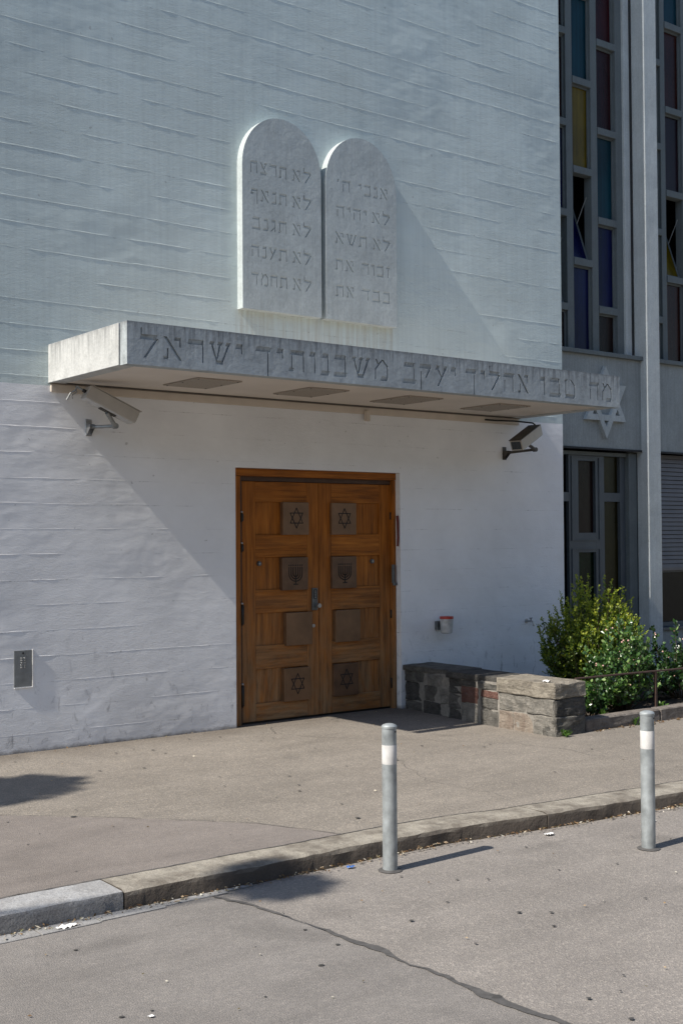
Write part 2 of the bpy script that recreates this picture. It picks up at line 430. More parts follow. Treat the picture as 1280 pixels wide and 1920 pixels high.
# ------------------------------------------------------------------ ground
def kerb_y(x):
    P = [(-40, -4.30), (3, -4.335), (5.25, -4.345), (6.05, -4.47), (7.4, -4.60), (9, -4.75), (40, -8)]
    for (a, b), (c, d) in zip(P, P[1:]):
        if x <= c: return b + (d-b)*(x-a)/(c-a)
    return P[-1][1]
m = MB(); m.face([(-400, -400, -.1), (400, -400, -.1), (400, 60, -.1), (-400, 60, -.1)])
road = struct(m.build('road', M['road']))
# finer road patch left of the tar seam
m = MB()
m.face([(-30, -12, -.096), (3.75, -12, -.096), (3.70, -6.74, -.096), (3.655, -6.2, -.096), (3.65, -5.6, -.096), (3.60, -5.05, -.096), (3.57, -4.6, -.096), (3.5, -4.36, -.096), (-30, -4.36, -.096)])
struct(m.build('road_patch', M['road_new']))
# pavement slab with its own depth
xs = [-40, -20, -10, -5, 0, 3, 4, 5.25, 5.6, 6.05, 6.7, 7.4, 9, 12, 20, 40]
m = MB()
for a, b in zip(xs, xs[1:]):
    m.face([(a, kerb_y(a)+.26, 0), (b, kerb_y(b)+.26, 0), (b, 3, 0), (a, 3, 0)])
struct(m.build('pavement', M['pave']))
m = MB()
m.face([(-8, kerb_y(0)+.265, .004), (3, kerb_y(3)+.265, .004), (4.6, kerb_y(4.6)+.265, .004), (4.62, -4.02, .004), (4.38, -3.48, .004), (3.8, -2.82, .004), (3.17, -2.21, .004), (2.3, -1.55, .004), (-8, -1.3, .004)])
struct(m.build('pavement_patch', M['pave_new']))
# faint crack line along the patch joint
def ribbon(pts, w, z, jit=.3, seed=1):
    rnd = random.Random(seed); m = MB(); P = []
    for (a, b) in zip(pts, pts[1:]):
        n = max(2, int((Vector(b)-Vector(a)).length/.04))
        for i in range(n): P.append(Vector(a).lerp(Vector(b), i/n))
    P.append(Vector(pts[-1])); L = []
    for i, p in enumerate(P):
        d = (P[min(i+1, len(P)-1)]-P[max(i-1, 0)]).normalized(); t = Vector((-d.y, d.x))
        ww = w(i/len(P)) if callable(w) else w
        off = noise.noise(Vector((p.x*3, p.y*3, seed)))*.03*jit + noise.noise(Vector((p.x*14, p.y*14, seed)))*.015*jit
        L.append((p+t*(off+ww*(.5+rnd.uniform(-.18, .18))), p+t*(off-ww*(.5+rnd.uniform(-.18, .18)))))
    vs = [(m.bm.verts.new((*a, z)), m.bm.verts.new((*b, z))) for a, b in L]
    for (a, b), (c, d) in zip(vs, vs[1:]): m.bm.faces.new((a, b, d, c))
    return m
tar = ribbon([(3.50, -4.40), (3.565, -4.7), (3.606, -5.055), (3.65, -5.6), (3.652, -6.06), (3.65, -6.42), (3.68, -6.9), (3.74, -7.8), (3.75, -10)],
             lambda t: max(.006, .010+.034*min(1, t*2.4)+.016*math.sin(t*41)+.008*math.sin(t*97)), -.092, 1.2, 3).build('tar_seam', M['tar']); struct(tar)
struct(ribbon([(4.64, -4.08), (4.38, -3.48), (3.8, -2.82), (3.17, -2.21), (2.3, -1.55)], .007, .008, .5, 5).build('pavement_crack', M['tar']))
struct(ribbon([(6.7, -.15), (6.55, -.55), (6.9, -1.2), (7.3, -1.6), (7.9, -2.4), (8.0, -3.3)], .004, .004, 3, 6).build('pavement_crack', M['tar']))
struct(ribbon([(6.6, -2.2), (6.2, -3.1), (6.25, -3.9)], .003, .004, 3, 8).build('pavement_crack', M['tar']))
struct(ribbon([(-10, -4.055), (2.9, -4.055), (5.25, -4.075)], .012, .0085, .6, 9).build('pavement_joint', M['tar']))
struct(ribbon([(5.25, -4.075), (6.05, -4.205), (7.4, -4.335), (9, -4.48), (14, -4.95)], .008, .0085, .6, 12).build('pavement_joint', M['tar']))

# kerb stones
def kerb_stone(x0, x1, mat, name='kerb_stone', rnd=.022):
    m = MB(); n = max(2, int((x1-x0)/.06)); rows = []
    prof = [(.0, -.16), (.0, -.02-rnd*.3), (rnd*.35, -rnd*.35), (rnd*1.4, 0), (.14, .0), (.275, .0), (.275, -.1)]
    for i in range(n+1):
        x = x0+(x1-x0)*i/n; ky = kerb_y(x); ring = []
        for j, (dy, dz) in enumerate(prof):
            q = noise.noise(Vector((x*5, j*1.7, x0)))*.010 + noise.noise(Vector((x*17, j*2.7, x0)))*.007
            if j in (4, 5, 6): q *= .15
            ring.append(m.bm.verts.new((x, ky+dy+q*(1 if j < 3 else .3), .006+dz+(q*.5 if 0 < j < 4 else 0))))
        rows.append(ring)
    for A, B in zip(rows, rows[1:]):
        for k in range(len(prof)-1): m.bm.faces.new((A[k], A[k+1], B[k+1], B[k])).smooth = (k < 4)
    m.bm.faces.new(rows[0]); m.bm.faces.new(rows[-1][::-1])
    return m.build(name, mat)
kroot = bpy.data.objects.new('kerb', None); C.objects.link(kroot); kroot['kind'] = 'structure'
for x0, x1, mt, lb in ((-2.5, .55, 'kerb_new', None), (.56, 2.99, 'kerb_new', None), (3.0, 6.05, 'kerb_old', None), (6.058, 8.9, 'kerb_old', None), (8.908, 12, 'kerb_old', None), (12.01, 16, 'kerb_old', None)):
    k = kerb_stone(x0, x1, M[mt], rnd=.016 if mt == 'kerb_new' else .03); k.parent = kroot
    if mt == 'kerb_new': k['label'] = 'pale grey granite kerb stone'
# gutter setts at the foot of the pale kerb
groot = bpy.data.objects.new('gutter', None); C.objects.link(groot); groot['kind'] = 'structure'
xg = -1.0; rg = random.Random(4)
while xg < 3.75:
    L = rg.uniform(.28, .42); x1 = min(xg+L, 3.78); wd = .115 if xg < 2.6 else max(.03, .115-(xg-2.6)*.075)
    g = MB().box(xg, x1-.006, kerb_y(xg)-wd, kerb_y(xg)-.006, -.14, -.091+rg.uniform(0, .002), bev=.002).build('gutter_stone', M['gutter'], groot)
    xg = x1

# ------------------------------------------------------------------ main white wall (thing)
WX1 = 11.13
house = thing('synagogue_wall', (7.5, 0, 0), 'tall white painted wall with faint horizontal board marks around the wooden door', 'wall')
m = MB()
# front face in a grid with the door opening left out, returns, top and opening reveals
X = [-12, 6.44, 8.545, WX1]; Z = [-.2, 2.555, 11.5]
for i in range(3):
    for j in range(2):
        if i == 1 and j == 0: continue
        m.face([(X[i], 0, Z[j]), (X[i+1], 0, Z[j]), (X[i+1], 0, Z[j+1]), (X[i], 0, Z[j+1])])
m.face([(WX1, 0, -.2), (WX1, 6, -.2), (WX1, 6, 11.5), (WX1, 0, 11.5)])
m.face([(-12, 6, -.2), (-12, 0, -.2), (-12, 0, 11.5), (-12, 6, 11.5)])
m.face([(-12, 0, 11.5), (WX1, 0, 11.5), (WX1, 6, 11.5), (-12, 6, 11.5)])
m.face([(6.44, 0, -.2), (6.44, .4, -.2), (6.44, .4, 2.555), (6.44, 0, 2.555)])
m.face([(8.545, .4, -.2), (8.545, 0, -.2), (8.545, 0, 2.555), (8.545, .4, 2.555)])
m.face([(6.44, 0, 2.555), (6.44, .4, 2.555), (8.545, .4, 2.555), (8.545, 0, 2.555)])
m.face([(6.44, .4, -.2), (8.545, .4, -.2), (8.545, .4, 2.555), (6.44, .4, 2.555)])
m.build('wall_face', M['wall'], house, fix=False)
# raised concrete fins left by the shuttering boards, broken and uneven
m = MB(); rn = random.Random(21)
def fin(x0, x1, z, h, t):
    n = max(2, int((x1-x0)/.045)); rows = []
    for i in range(n+1):
        x = x0+(x1-x0)*i/n; e = min(1, min(i, n-i)/2.5+.12)
        q = max(.15, .75+.8*noise.noise(Vector((x*9, z*7, 1))))*e
        zz = z+.007*noise.noise(Vector((x*1.7, z*3, 5)))+.003*noise.noise(Vector((x*12, z*3, 5)))
        rows.append([m.bm.verts.new(p) for p in ((x, .0005, zz+t*.9*max(.6, q)), (x, -h*q, zz), (x, .0005, zz-t*.18))])
    for A, B in zip(rows, rows[1:]):
        m.bm.faces.new((A[0], A[1], B[1], B[0])); m.bm.faces.new((A[1], A[2], B[2], B[1]))
zb = .16
while zb < 11:
    x = -2.0; strong = rn.random()
    while x < WX1-.1:
        L = rn.choice((.2, .4, .7, 1.1, 1.6, 2.2))*rn.uniform(.7, 1.2)
        x1 = min(x+L, WX1-.02)
        st = rn.random()*.6+strong*.4
        if st > .30:
            under = zb < 3.25 and x1 > 4.8 and x < 10.6     # smoother plaster round the door
            h = (.0011+.0010*st)*(.55 if under else 1); t = .0046+.0030*st
            if under: t *= .6
            spans = [(x, x1)]
            if zb < 2.6:
                spans = [(a, b) for a, b in ((x, min(x1, 6.40)), (max(x, 8.60), x1)) if b-a > .06]
            if 4.05 < zb < 6.15:
                spans = [(a, b) for s0, s1 in spans for a, b in ((s0, min(s1, 6.42)), (max(s0, 8.50), s1)) if b-a > .06]
            for a, b in spans: fin(a, b, zb, h, t)
        x = x1+rn.choice((.0, .05, .12, .3, .5))*rn.random()
    zb += .224
o = m.build('board_mark', M['wall'], house); o['kind'] = 'stuff'
# ------------------------------------------------------------------ Hebrew lettering cut into stone
T = .22
def Hs(x0, x1, z, t=T, s=.06): return ([(x0+s, z), (x1+s, z), (x1, z-t), (x0, z-t)], 'h')
def Vs(x, z0, z1, w=.07): return ([(x-w/2, z1), (x+w/2, z1), (x+w/2, z0), (x-w/2, z0)], 'v')
def Ds(xa, za, xb, zb_, w=.14):
    return ([(xa, za), (xa+w, za), (xb+w, zb_), (xb, zb_)], 'v')
G = {
 'א': (.95, [Ds(.02, 1, .72, 0, .17), Hs(.5, .78, 1, .14), Vs(.80, .58, .93), Vs(.22, .08, .5), Hs(.02, .25, .14, .13, 0)]),
 'ב': (.85, [Hs(.05, .68, 1), Vs(.70, .1, .97), Hs(0, .80, .17)]),
 'ג': (.5, [Hs(.08, .40, 1), Vs(.42, 0, .95), Ds(.32, .38, .0, 0, .10)]),
 'ד': (.85, [Hs(0, .78, 1), Vs(.60, 0, .85)]),
 'ה': (.85, [Hs(0, .78, 1), Vs(.72, 0, .9), Vs(.12, 0, .62)]),
 'ו': (.4, [Hs(0, .28, 1), Vs(.30, 0, .95)]),
 'ז': (.5, [Hs(0, .42, 1), Vs(.24, 0, .85)]),
 'ח': (.85, [Hs(0, .78, 1), Vs(.12, 0, .85), Vs(.72, 0, .9)]),
 'ט': (.85, [Hs(0, .2, 1, .13), Vs(.12, .1, .9), Hs(.06, .74, .17), Vs(.74, .1, .68), Ds(.42, 1, .68, .68, .10)]),
 'י': (.42, [Hs(0, .30, 1), Vs(.32, .55, .95)]),
 'כ': (.8, [Hs(.04, .62, 1), Vs(.66, .1, .97), Hs(0, .70, .17)]),
 'ך': (.85, [Hs(0, .76, 1), Vs(.62, -.32, .85)]),
 'ל': (.85, [Vs(.08, .95, 1.28, .07), Hs(0, .74, 1), Ds(.72, .84, .16, 0, .13)]),
 'מ': (.85, [Ds(.06, 1, .22, .70, .10), Ds(.42, 1, .72, .66, .11), Vs(.78, .1, .72), Hs(.36, .76, .17), Ds(.42, .98, .04, .52, .10), Vs(.08, 0, .55)]),
 'נ': (.52, [Hs(.08, .38, 1), Vs(.42, .1, .95), Hs(0, .46, .17)]),
 'ף': (.8, [Hs(.08, .66, 1), Vs(.68, -.28, .9), Vs(.12, .6, .92), Hs(.0, .30, .66, .15)]),
 'ע': (.8, [Hs(0, .24, 1), Hs(.50, .72, 1), Ds(.10, .86, .36, .40, .10), Ds(.62, .86, .10, -.06, .11)]),
 'צ': (.82, [Ds(.02, 1, .52, .18, .11), Hs(.46, .72, 1, .15), Ds(.62, .88, .40, .50, .09), Hs(0, .72, .17)]),
 'ק': (.85, [Hs(0, .72, 1), Ds(.68, .85, .36, .30, .10), Vs(.12, -.32, .62)]),
 'ר': (.8, [Hs(0, .70, 1), Vs(.72, 0, .95)]),
 'ש': (1.1, [Hs(0, .24, 1, .15), Hs(.40, .64, 1, .15), Hs(.80, 1.02, 1, .15), Ds(.10, .88, .34, .12, .10), Ds(.50, .88, .36, .22, .09), Ds(.90, .88, .60, .12, .11), Hs(.33, .70, .17, .17, 0)]),
 'ת': (.9, [Hs(.06, .78, 1), Vs(.80, 0, .95), Vs(.18, .12, .88), Hs(0, .26, .17, .17, .04)]),
 '׳': (.3, [Ds(.12, 1.02, .02, .74, .12)]),
}
GAP = .20
def layout(text, x0, x1, zbase, h):
    """right-to-left run between x0 and x1: list of (letter, strokes in XZ)"""
    ws = [G[c][0] for c in text]; tot = sum(ws)+GAP*(len(text)-1)
    k = (x1-x0)/tot; x = x1; res = []
    for c, wd in zip(text, ws):
        x -= wd*k
        res.append((c, [([(x+px*k, zbase+pz*h) for px, pz in poly], kind) for poly, kind in G[c][1]]))
        x -= GAP*k
    return res
def carve(outline, letters, y, D, name_face, mat, parent, back):
    """front face at y with every letter cut in; returns face object; letters become its children"""
    pts = []; faces = []; owner = []
    def addp(poly, tagv):
        i0 = len(pts); pts.extend(Vector(p) for p in poly); faces.append(list(range(i0, i0+len(poly)))); owner.append(tagv)
    addp(outline, -1); strokes = []
    for li, (c, ss) in enumerate(letters):
        for poly, kind in ss:
            cx = poly
            if sum((cx[i][0]*cx[(i+1) % 4][1]-cx[(i+1) % 4][0]*cx[i][1]) for i in range(4)) < 0: cx = cx[::-1]
            addp(cx, li); strokes.append((li, poly, kind))
    vs, es, fs, ov, oe, of = delaunay_2d_cdt(pts, [], faces, 1, 1e-6)
    who = []
    for q in of:
        l = [owner[i] for i in q if owner[i] >= 0]; who.append(l[0] if l else (-1 if q else None))
    def depth(li, p):
        d = .22
        for lj, poly, kind in strokes:
            if lj != li: continue
            a, b, c, e = [Vector(t) for t in poly]
            # inside test
            ok = True; s0 = 0
            for i in range(4):
                u = [a, b, c, e][(i+1) % 4]-[a, b, c, e][i]; q = p-[a, b, c, e][i]
                cr = u.x*q.y-u.y*q.x
                if abs(cr) < 1e-7*max(1, u.length): continue
                if s0 == 0: s0 = 1 if cr > 0 else -1
                elif (cr > 0) != (s0 > 0) and abs(cr) > 1e-6: ok = False
            if not ok: continue
            if kind == 'h': t = (a.y-p.y)/max(1e-6, a.y-e.y)
            else:
                f = (a.y-p.y)/max(1e-6, a.y-e.y); l = a.lerp(e, f).x; r = b.lerp(c, f).x
                t = (p.x-l)/max(1e-6, r-l)
            d = max(d, .22+.78*min(1, max(0, t)))
        return d*D
    cnt = {}
    for fi, f in enumerate(fs):
        for i in range(len(f)):
            e = tuple(sorted((f[i], f[(i+1) % len(f)]))); cnt.setdefault(e, []).append(fi)
    mf = MB(); fv = {}
    def V(m, dct, key, co):
        if key not in dct: dct[key] = m.bm.verts.new(co)
        return dct[key]
    lm = {}
    for fi, f in enumerate(fs):
        if who[fi] is None: continue
        if who[fi] < 0:
            mf.bm.faces.new([V(mf, fv, i, (vs[i].x, y, vs[i].y)) for i in f])
        else:
            li = who[fi]; mb, dc = lm.setdefault(li, (MB(), {}))
            mb.bm.faces.new([V(mb, dc, ('d', i), (vs[i].x, y+depth(li, vs[i]), vs[i].y)) for i in f])
            for i in range(len(f)):
                a, b = f[i], f[(i+1) % len(f)]
                nb = [who[k] for k in cnt[tuple(sorted((a, b)))] if k != fi]
                if nb and nb[0] == -1:
                    mb.bm.faces.new([V(mb, dc, ('t', a), (vs[a].x, y, vs[a].y)), V(mb, dc, ('t', b), (vs[b].x, y, vs[b].y)),
                                     V(mb, dc, ('d', b), (vs[b].x, y+depth(li, vs[b]), vs[b].y)), V(mb, dc, ('d', a), (vs[a].x, y+depth(li, vs[a]), vs[a].y))])
    # sides and back of the slab
    n = len(outline)
    key = {}
    for i in range(n):
        a = outline[i]; b = outline[(i+1) % n]
        mf.face([(a[0], y, a[1]), (a[0], back, a[1]), (b[0], back, b[1]), (b[0], y, b[1])])
    mf.face([(p[0], back, p[1]) for p in outline][::-1])
    bmesh.ops.remove_doubles(mf.bm, verts=mf.bm.verts[:], dist=1e-6)
    fo = mf.build(name_face, mat, parent)
    for li in sorted(lm):
        mb, _ = lm[li]
        mb.build('letter', mat, fo, fix=True)
    return fo

# tablets
def tablet(name, x0, x1, zb_, zsp, lines, label):
    t = thing(name, ((x0+x1)/2, 0, zb_), label, 'stone tablet', 'pair of stone tablets above the canopy')
    cx = (x0+x1)/2; r = (x1-x0)/2; out = [(x0, zb_), (x1, zb_)]
    H_ = 6.075-zsp
    for k in range(29):
        a = math.pi*k/28; out.append((cx+r*math.cos(a), zsp+H_*math.sin(a)))
    L = []
    for (ztop, words) in lines:
        for wd, a, b in words: L += layout(wd, a, b, ztop-.125, .118)
    carve(out, L, -.097, .011, 'slab', M['tablet'], t, -.001)
    return t
Zr = [5.60, 5.325, 5.045, 4.765, 4.49]
tablet('stone_tablet', 6.474, 7.434, 4.116, 5.55, [
    (Zr[0], [('לא', 7.07, 7.31), ('תרצח', 6.565, 7.01)]), (Zr[1], [('לא', 7.07, 7.31), ('תנאף', 6.57, 7.01)]),
    (Zr[2], [('לא', 7.07, 7.31), ('תגנב', 6.585, 7.01)]), (Zr[3], [('לא', 7.07, 7.31), ('תענה', 6.575, 7.01)]),
    (Zr[4], [('לא', 7.07, 7.31), ('תחמד', 6.575, 7.01)])], 'left one of the two round-topped stone tablets, its whole left edge lit white')
tablet('stone_tablet', 7.494, 8.442, 4.116, 5.54, [
    (Zr[0], [('אנכי', 7.92, 8.33), ('ה׳', 7.64, 7.82)]), (Zr[1], [('לא', 8.10, 8.355), ('יהיה', 7.63, 8.04)]),
    (Zr[2], [('לא', 8.11, 8.355), ('תשא', 7.61, 8.04)]), (Zr[3], [('זכור', 7.96, 8.355), ('את', 7.61, 7.86)]),
    (Zr[4], [('כבד', 7.96, 8.35), ('את', 7.615, 7.865)])], 'right one of the two round-topped stone tablets, its left edge half hidden by its twin')

# ------------------------------------------------------------------ canopy
cano = thing('door_canopy', (7.44, 0, 3.24), 'flat concrete canopy over the door with carved Hebrew lettering on its front', 'canopy')
XL, XR, PY = 4.488, 10.392, -1.50
FT = .115; GP = .034
fa = [(XL, 3.24), (XR, 3.24), (XR, 3.583), (XL, 3.583)]
L = []
hh, zz0 = .186, 3.302
for wd, a, b in (('ישראל', 4.60, 5.58), ('משכנותיך', 5.70, 7.16), ('יעקב', 7.33, 8.01), ('אהליך', 8.12, 9.01), ('טבו', 9.16, 9.70), ('מה', 9.90, 10.265)):
    L += layout(wd, a, b, zz0, hh)
carve(fa, L, PY, .019, 'fascia', [M['fascia']], cano, PY+FT)
# tray behind the fascia, with the open slot between them
s0 = PY+FT+GP
m = MB(); m.box(XL+.14, XR-.14, s0, -.001, 3.252, 3.40)
m.build('soffit', M['soffit'], cano)
m = MB(); m.box(XL, XL+.14, s0, -.001, 3.243, 3.586, bev=.004); m.build('side_panel', M['side'], cano)
m = MB(); m.box(XR-.14, XR, s0, -.001, 3.243, 3.586, bev=.004); m.build('side_panel', M['side'], cano)
m = MB()
for xx in (XL+.4,): m.box(xx-.02, xx+.02, PY+FT-.002, s0+.002, 3.34, 3.42)
m.build('spacer', M['soffit_edge'], cano)
for xx in (6.1, 7.5, 8.9, XR-.4): box('spacer', M['soffit_edge'], cano, xx-.02, xx+.02, PY+FT-.002, s0+.002, 3.34, 3.42)
m = MB(); m.box(XL+.05, XR-.05, s0-.006, s0-.001, 3.256, 3.395); m.build('slot_edge', M['soffit_edge'], cano)
m = MB(); m.box(XL+.02, XR-.03, -.022, -.002, 3.165, 3.238, bev=.003); m.build('ledge', M['ledge'], cano)
m = MB(); m.box(XL+.02, XR-.03, -.05, -.002, 3.2385, 3.2425); m.build('joint', M['soffit_edge'], cano)
m = MB(); m.box(8.035, 8.085, -.07, -.023, 3.09, 3.20, bev=.004); m.build('sensor', M['ledge'], cano)
vd = []
for i, cx in enumerate((5.63, 6.83, 8.02, 9.27)):
    t = thing('vent_cover', (cx, -.73, 3.25), ('leftmost' if i == 0 else 'second from left' if i == 1 else 'third from left' if i == 2 else 'rightmost') + ' of the four square mesh vent covers under the canopy', 'vent cover', 'vent covers under the canopy')
    MB().box(cx-.23, cx+.23, -1.04, -.43, 3.240, 3.2515, bev=.002).build('mesh_panel', M['vent'], t)
    for sx in (-.2, .2):
        for y in (-1.01, -.735, -.46): MB().cyl((cx+sx, y, 3.2405), (cx+sx, y, 3.236), .008, n=8).build('screw', M['hinge'], t)

# ------------------------------------------------------------------ wooden door
door = thing('double_door', (7.49, .1, 0), 'weathered orange-brown double door with eight bronze plates', 'door')
fr = MB()
fr.box(6.442, 6.545, .075, .2, 0, 2.475, bev=.003)
fr.box(8.50, 8.5435, .075, .2, 0, 2.475, bev=.003)
fr.build('frame_post', M['wood_v'], door)
MB().box(6.442, 8.5435, .068, .2, 2.478, 2.553, bev=.003).build('frame_head', M['wood_h'], door)
MB().box(6.545, 8.50, .11, .2, 2.432, 2.4775).build('frame_rebate', M['wood_dark'], door)
MB().box(6.5455, 6.585, .115, .2, .0, 2.4315).build('frame_rebate', M['wood_dark'], door)
MB().box(6.545, 8.50, .14, .22, -.02, .018).build('threshold', M['hinge'], door)
zrows = [(1.893, 2.222), (1.335, 1.662), (.775, 1.102), (.198, .54)]
def leaf(x0, x1, px0, px1, lb):
    lf = MB().box(x0, x1, .150, .19, .02, 2.43).build('door_leaf', M['wood_dark'], door); lf['label'] = lb
    e = .003
    MB().box(x0, px0, .12, .1495, .022, 2.428, bev=e).build('stile', M['wood_v'], lf)
    MB().box(px1, x1, .12, .1495, .022, 2.428, bev=e).build('stile', M['wood_v'], lf)
    zs = [2.428]+[v for a, b in zrows for v in (b, a)]+[.022]
    for k in range(0, len(zs), 2):
        MB().box(px0+.001, px1-.001, .1215, .1492, zs[k+1], zs[k], bev=e).build('rail', M['wood_h'], lf)
    for a, b in zrows:
        MB().box(px0+.0015, px1-.0015, .139, .1488, a+.001, b-.001).build('panel', M['wood_v'], lf)
    return lf
lfL = leaf(6.588, 7.532, 6.750, 7.385, 'left door leaf with the keypad lock')
lfR = leaf(7.538, 8.497, 7.700, 8.350, 'right door leaf')
def plane(cx, cz, w_, h_, th, parent, mat, label):
    o = MB().box(cx-w_/2, cx+w_/2, .085, .14, cz-h_/2, cz+h_/2, bev=.004, seg=2).build('bronze_plate', mat, parent)
    o['label'] = label; return o
def line(m, a, b, w_, y):
    a = Vector(a); b = Vector(b); d = (b-a).normalized(); t = Vector((-d.y, d.x))*w_/2; a = a-d*w_*.4; b = b+d*w_*.4
    P = [a+t, b+t, b-t, a-t]; m.prism([(p.x, p.y) for p in P], y-.0012, y+.001)
def star(cx, cz, r, y, parent):
    m = MB()
    for s, off in ((1, 0), (-1, .0006)):
        P = [(cx+r*.92*math.sin(a), cz+s*r*1.05*math.cos(a)) for a in (0, 2*math.pi/3, 4*math.pi/3)]
        for i in range(3): line(m, P[i], P[(i+1) % 3], .0095, y-off)
    m.build('star_engraving', M['engrave'], parent)
def menorah(cx, cz, y, parent):
    m = MB(); w_ = .010
    zt = cz+.055
    for k, r in enumerate((.082, .056, .030)):
        pts = [(cx-r, zt)]+[(cx-r*math.cos(a), cz-.01-r*.95*math.sin(a)) for a in [math.pi*i/10 for i in range(11)]]+[(cx+r, zt)]
        for a, b in zip(pts, pts[1:]): line(m, a, b, w_, y-.0004*k)
    line(m, (cx, zt), (cx, cz-.115), w_, y-.0016)
    line(m, (cx-.025, cz-.118), (cx+.025, cz-.118), w_, y-.002)
    for dx in (-.082, -.056, -.030, 0, .030, .056, .082):
        m.prism([(cx+dx+.008*math.cos(a), zt+.022+.008*math.sin(a)) for a in [math.pi*i/4 for i in range(8)]], y-.0012, y+.001)
    m.build('menorah_engraving', M['engrave'], parent)
rowsz = [2.055, 1.49, .925, .36]
PL = [(lfL, 7.225, 7.21, 7.26, 7.23), (lfR, 7.845, 7.845, 7.89, 7.86)]
for side, (lf, *xsx) in enumerate(PL):
    for k, (cx, cz) in enumerate(zip(xsx, rowsz)):
        mt = M['bronze_dark'] if (side, k) in ((1, 3), (0, 1), (1, 1)) else M['bronze']
        p = plane(cx, cz, .325, .335, 0, lf, mt, 'bronze plate with star' if k in (0, 3) else 'bronze plate with menorah' if k == 1 else 'blank bronze plate')
        if k in (0, 3): star(cx+.005, cz+.005, .098, .0845, p_ := lf)
        if k == 1: menorah(cx+.005, cz+.01, .0845, lf)
# lock, knobs, latch, hinges
lk = MB().box(7.435, 7.505, .098, .12, 1.105, 1.335, bev=.006, seg=2).build('keypad_lock', M['steel_dark'], lfL)
MB().box(7.447, 7.493, .094, .0985, 1.225, 1.320, bev=.002).build('key_panel', M['black'], lfL)
m = MB()
for i in range(5): m.cyl((7.47, .094, 1.238+i*.0165), (7.47, .091, 1.238+i*.0165), .006, n=8)
m.build('button_column', M['steel'], lfL)
m = MB(); m.cyl((7.485, .098, 1.155), (7.485, .062, 1.155), .011, n=12); m.cyl((7.485, .064, 1.155), (7.485, .038, 1.155), .026, .022, n=18)
m.build('knob', M['steel'], lfL)
m = MB(); m.cyl((7.46, .12, .945), (7.46, .112, .945), .018, n=14); m.build('keyhole_cover', M['steel'], lfL)
for xk, lf in ((6.80, lfL), (8.255, lfR)):
    m = MB(); m.cyl((xk, .139, 1.60), (xk, .118, 1.60), .026, .022, n=16); m.build('round_knob', M['steel_dark'], lf)
    m = MB(); m.cyl((xk, .118, 1.60), (xk, .1165, 1.60), .009, n=10); m.build('knob_centre', M['steel'], lf)
for z0, z1 in ((2.02, 2.11), (1.72, 1.80), (.99, 1.20), (.18, .40)):
    m = MB(); m.cyl((6.572, .098, z0), (6.572, .098, z1), .012, n=10); m.box(6.548, 6.602, .104, .119, z0+.01, z1-.01, bev=.002)
    m.build('hinge', M['hinge'], door)
    m = MB(); m.cyl((6.572, .098, z1), (6.572, .098, z1+.016), .0135, n=10); m.build('hinge_cap', M['steel'], door)
for z0, z1 in ((2.05, 2.13), (.98, 1.07), (.22, .33)):
    m = MB(); m.cyl((8.497, .108, z0), (8.497, .108, z1), .009, n=10); m.build('hinge', M['hinge'], door)
m = MB(); m.box(8.475, 8.515, .052, .074, 1.36, 1.56, bev=.004); m.box(8.485, 8.535, .045, .07, 1.335, 1.362, bev=.003); m.build('latch', M['steel_dark'], door)

# mezuzah on the reveal
m = MB(); m.tube([(8.527, .03, 2.09), (8.531, .024, 2.02), (8.530, .020, 1.85), (8.527, .026, 1.76)], .016, 8, .8)
o = m.build('mezuzah', M['red_dark']); tag(o, 'slender dark red mezuzah case on the right door jamb', 'mezuzah')

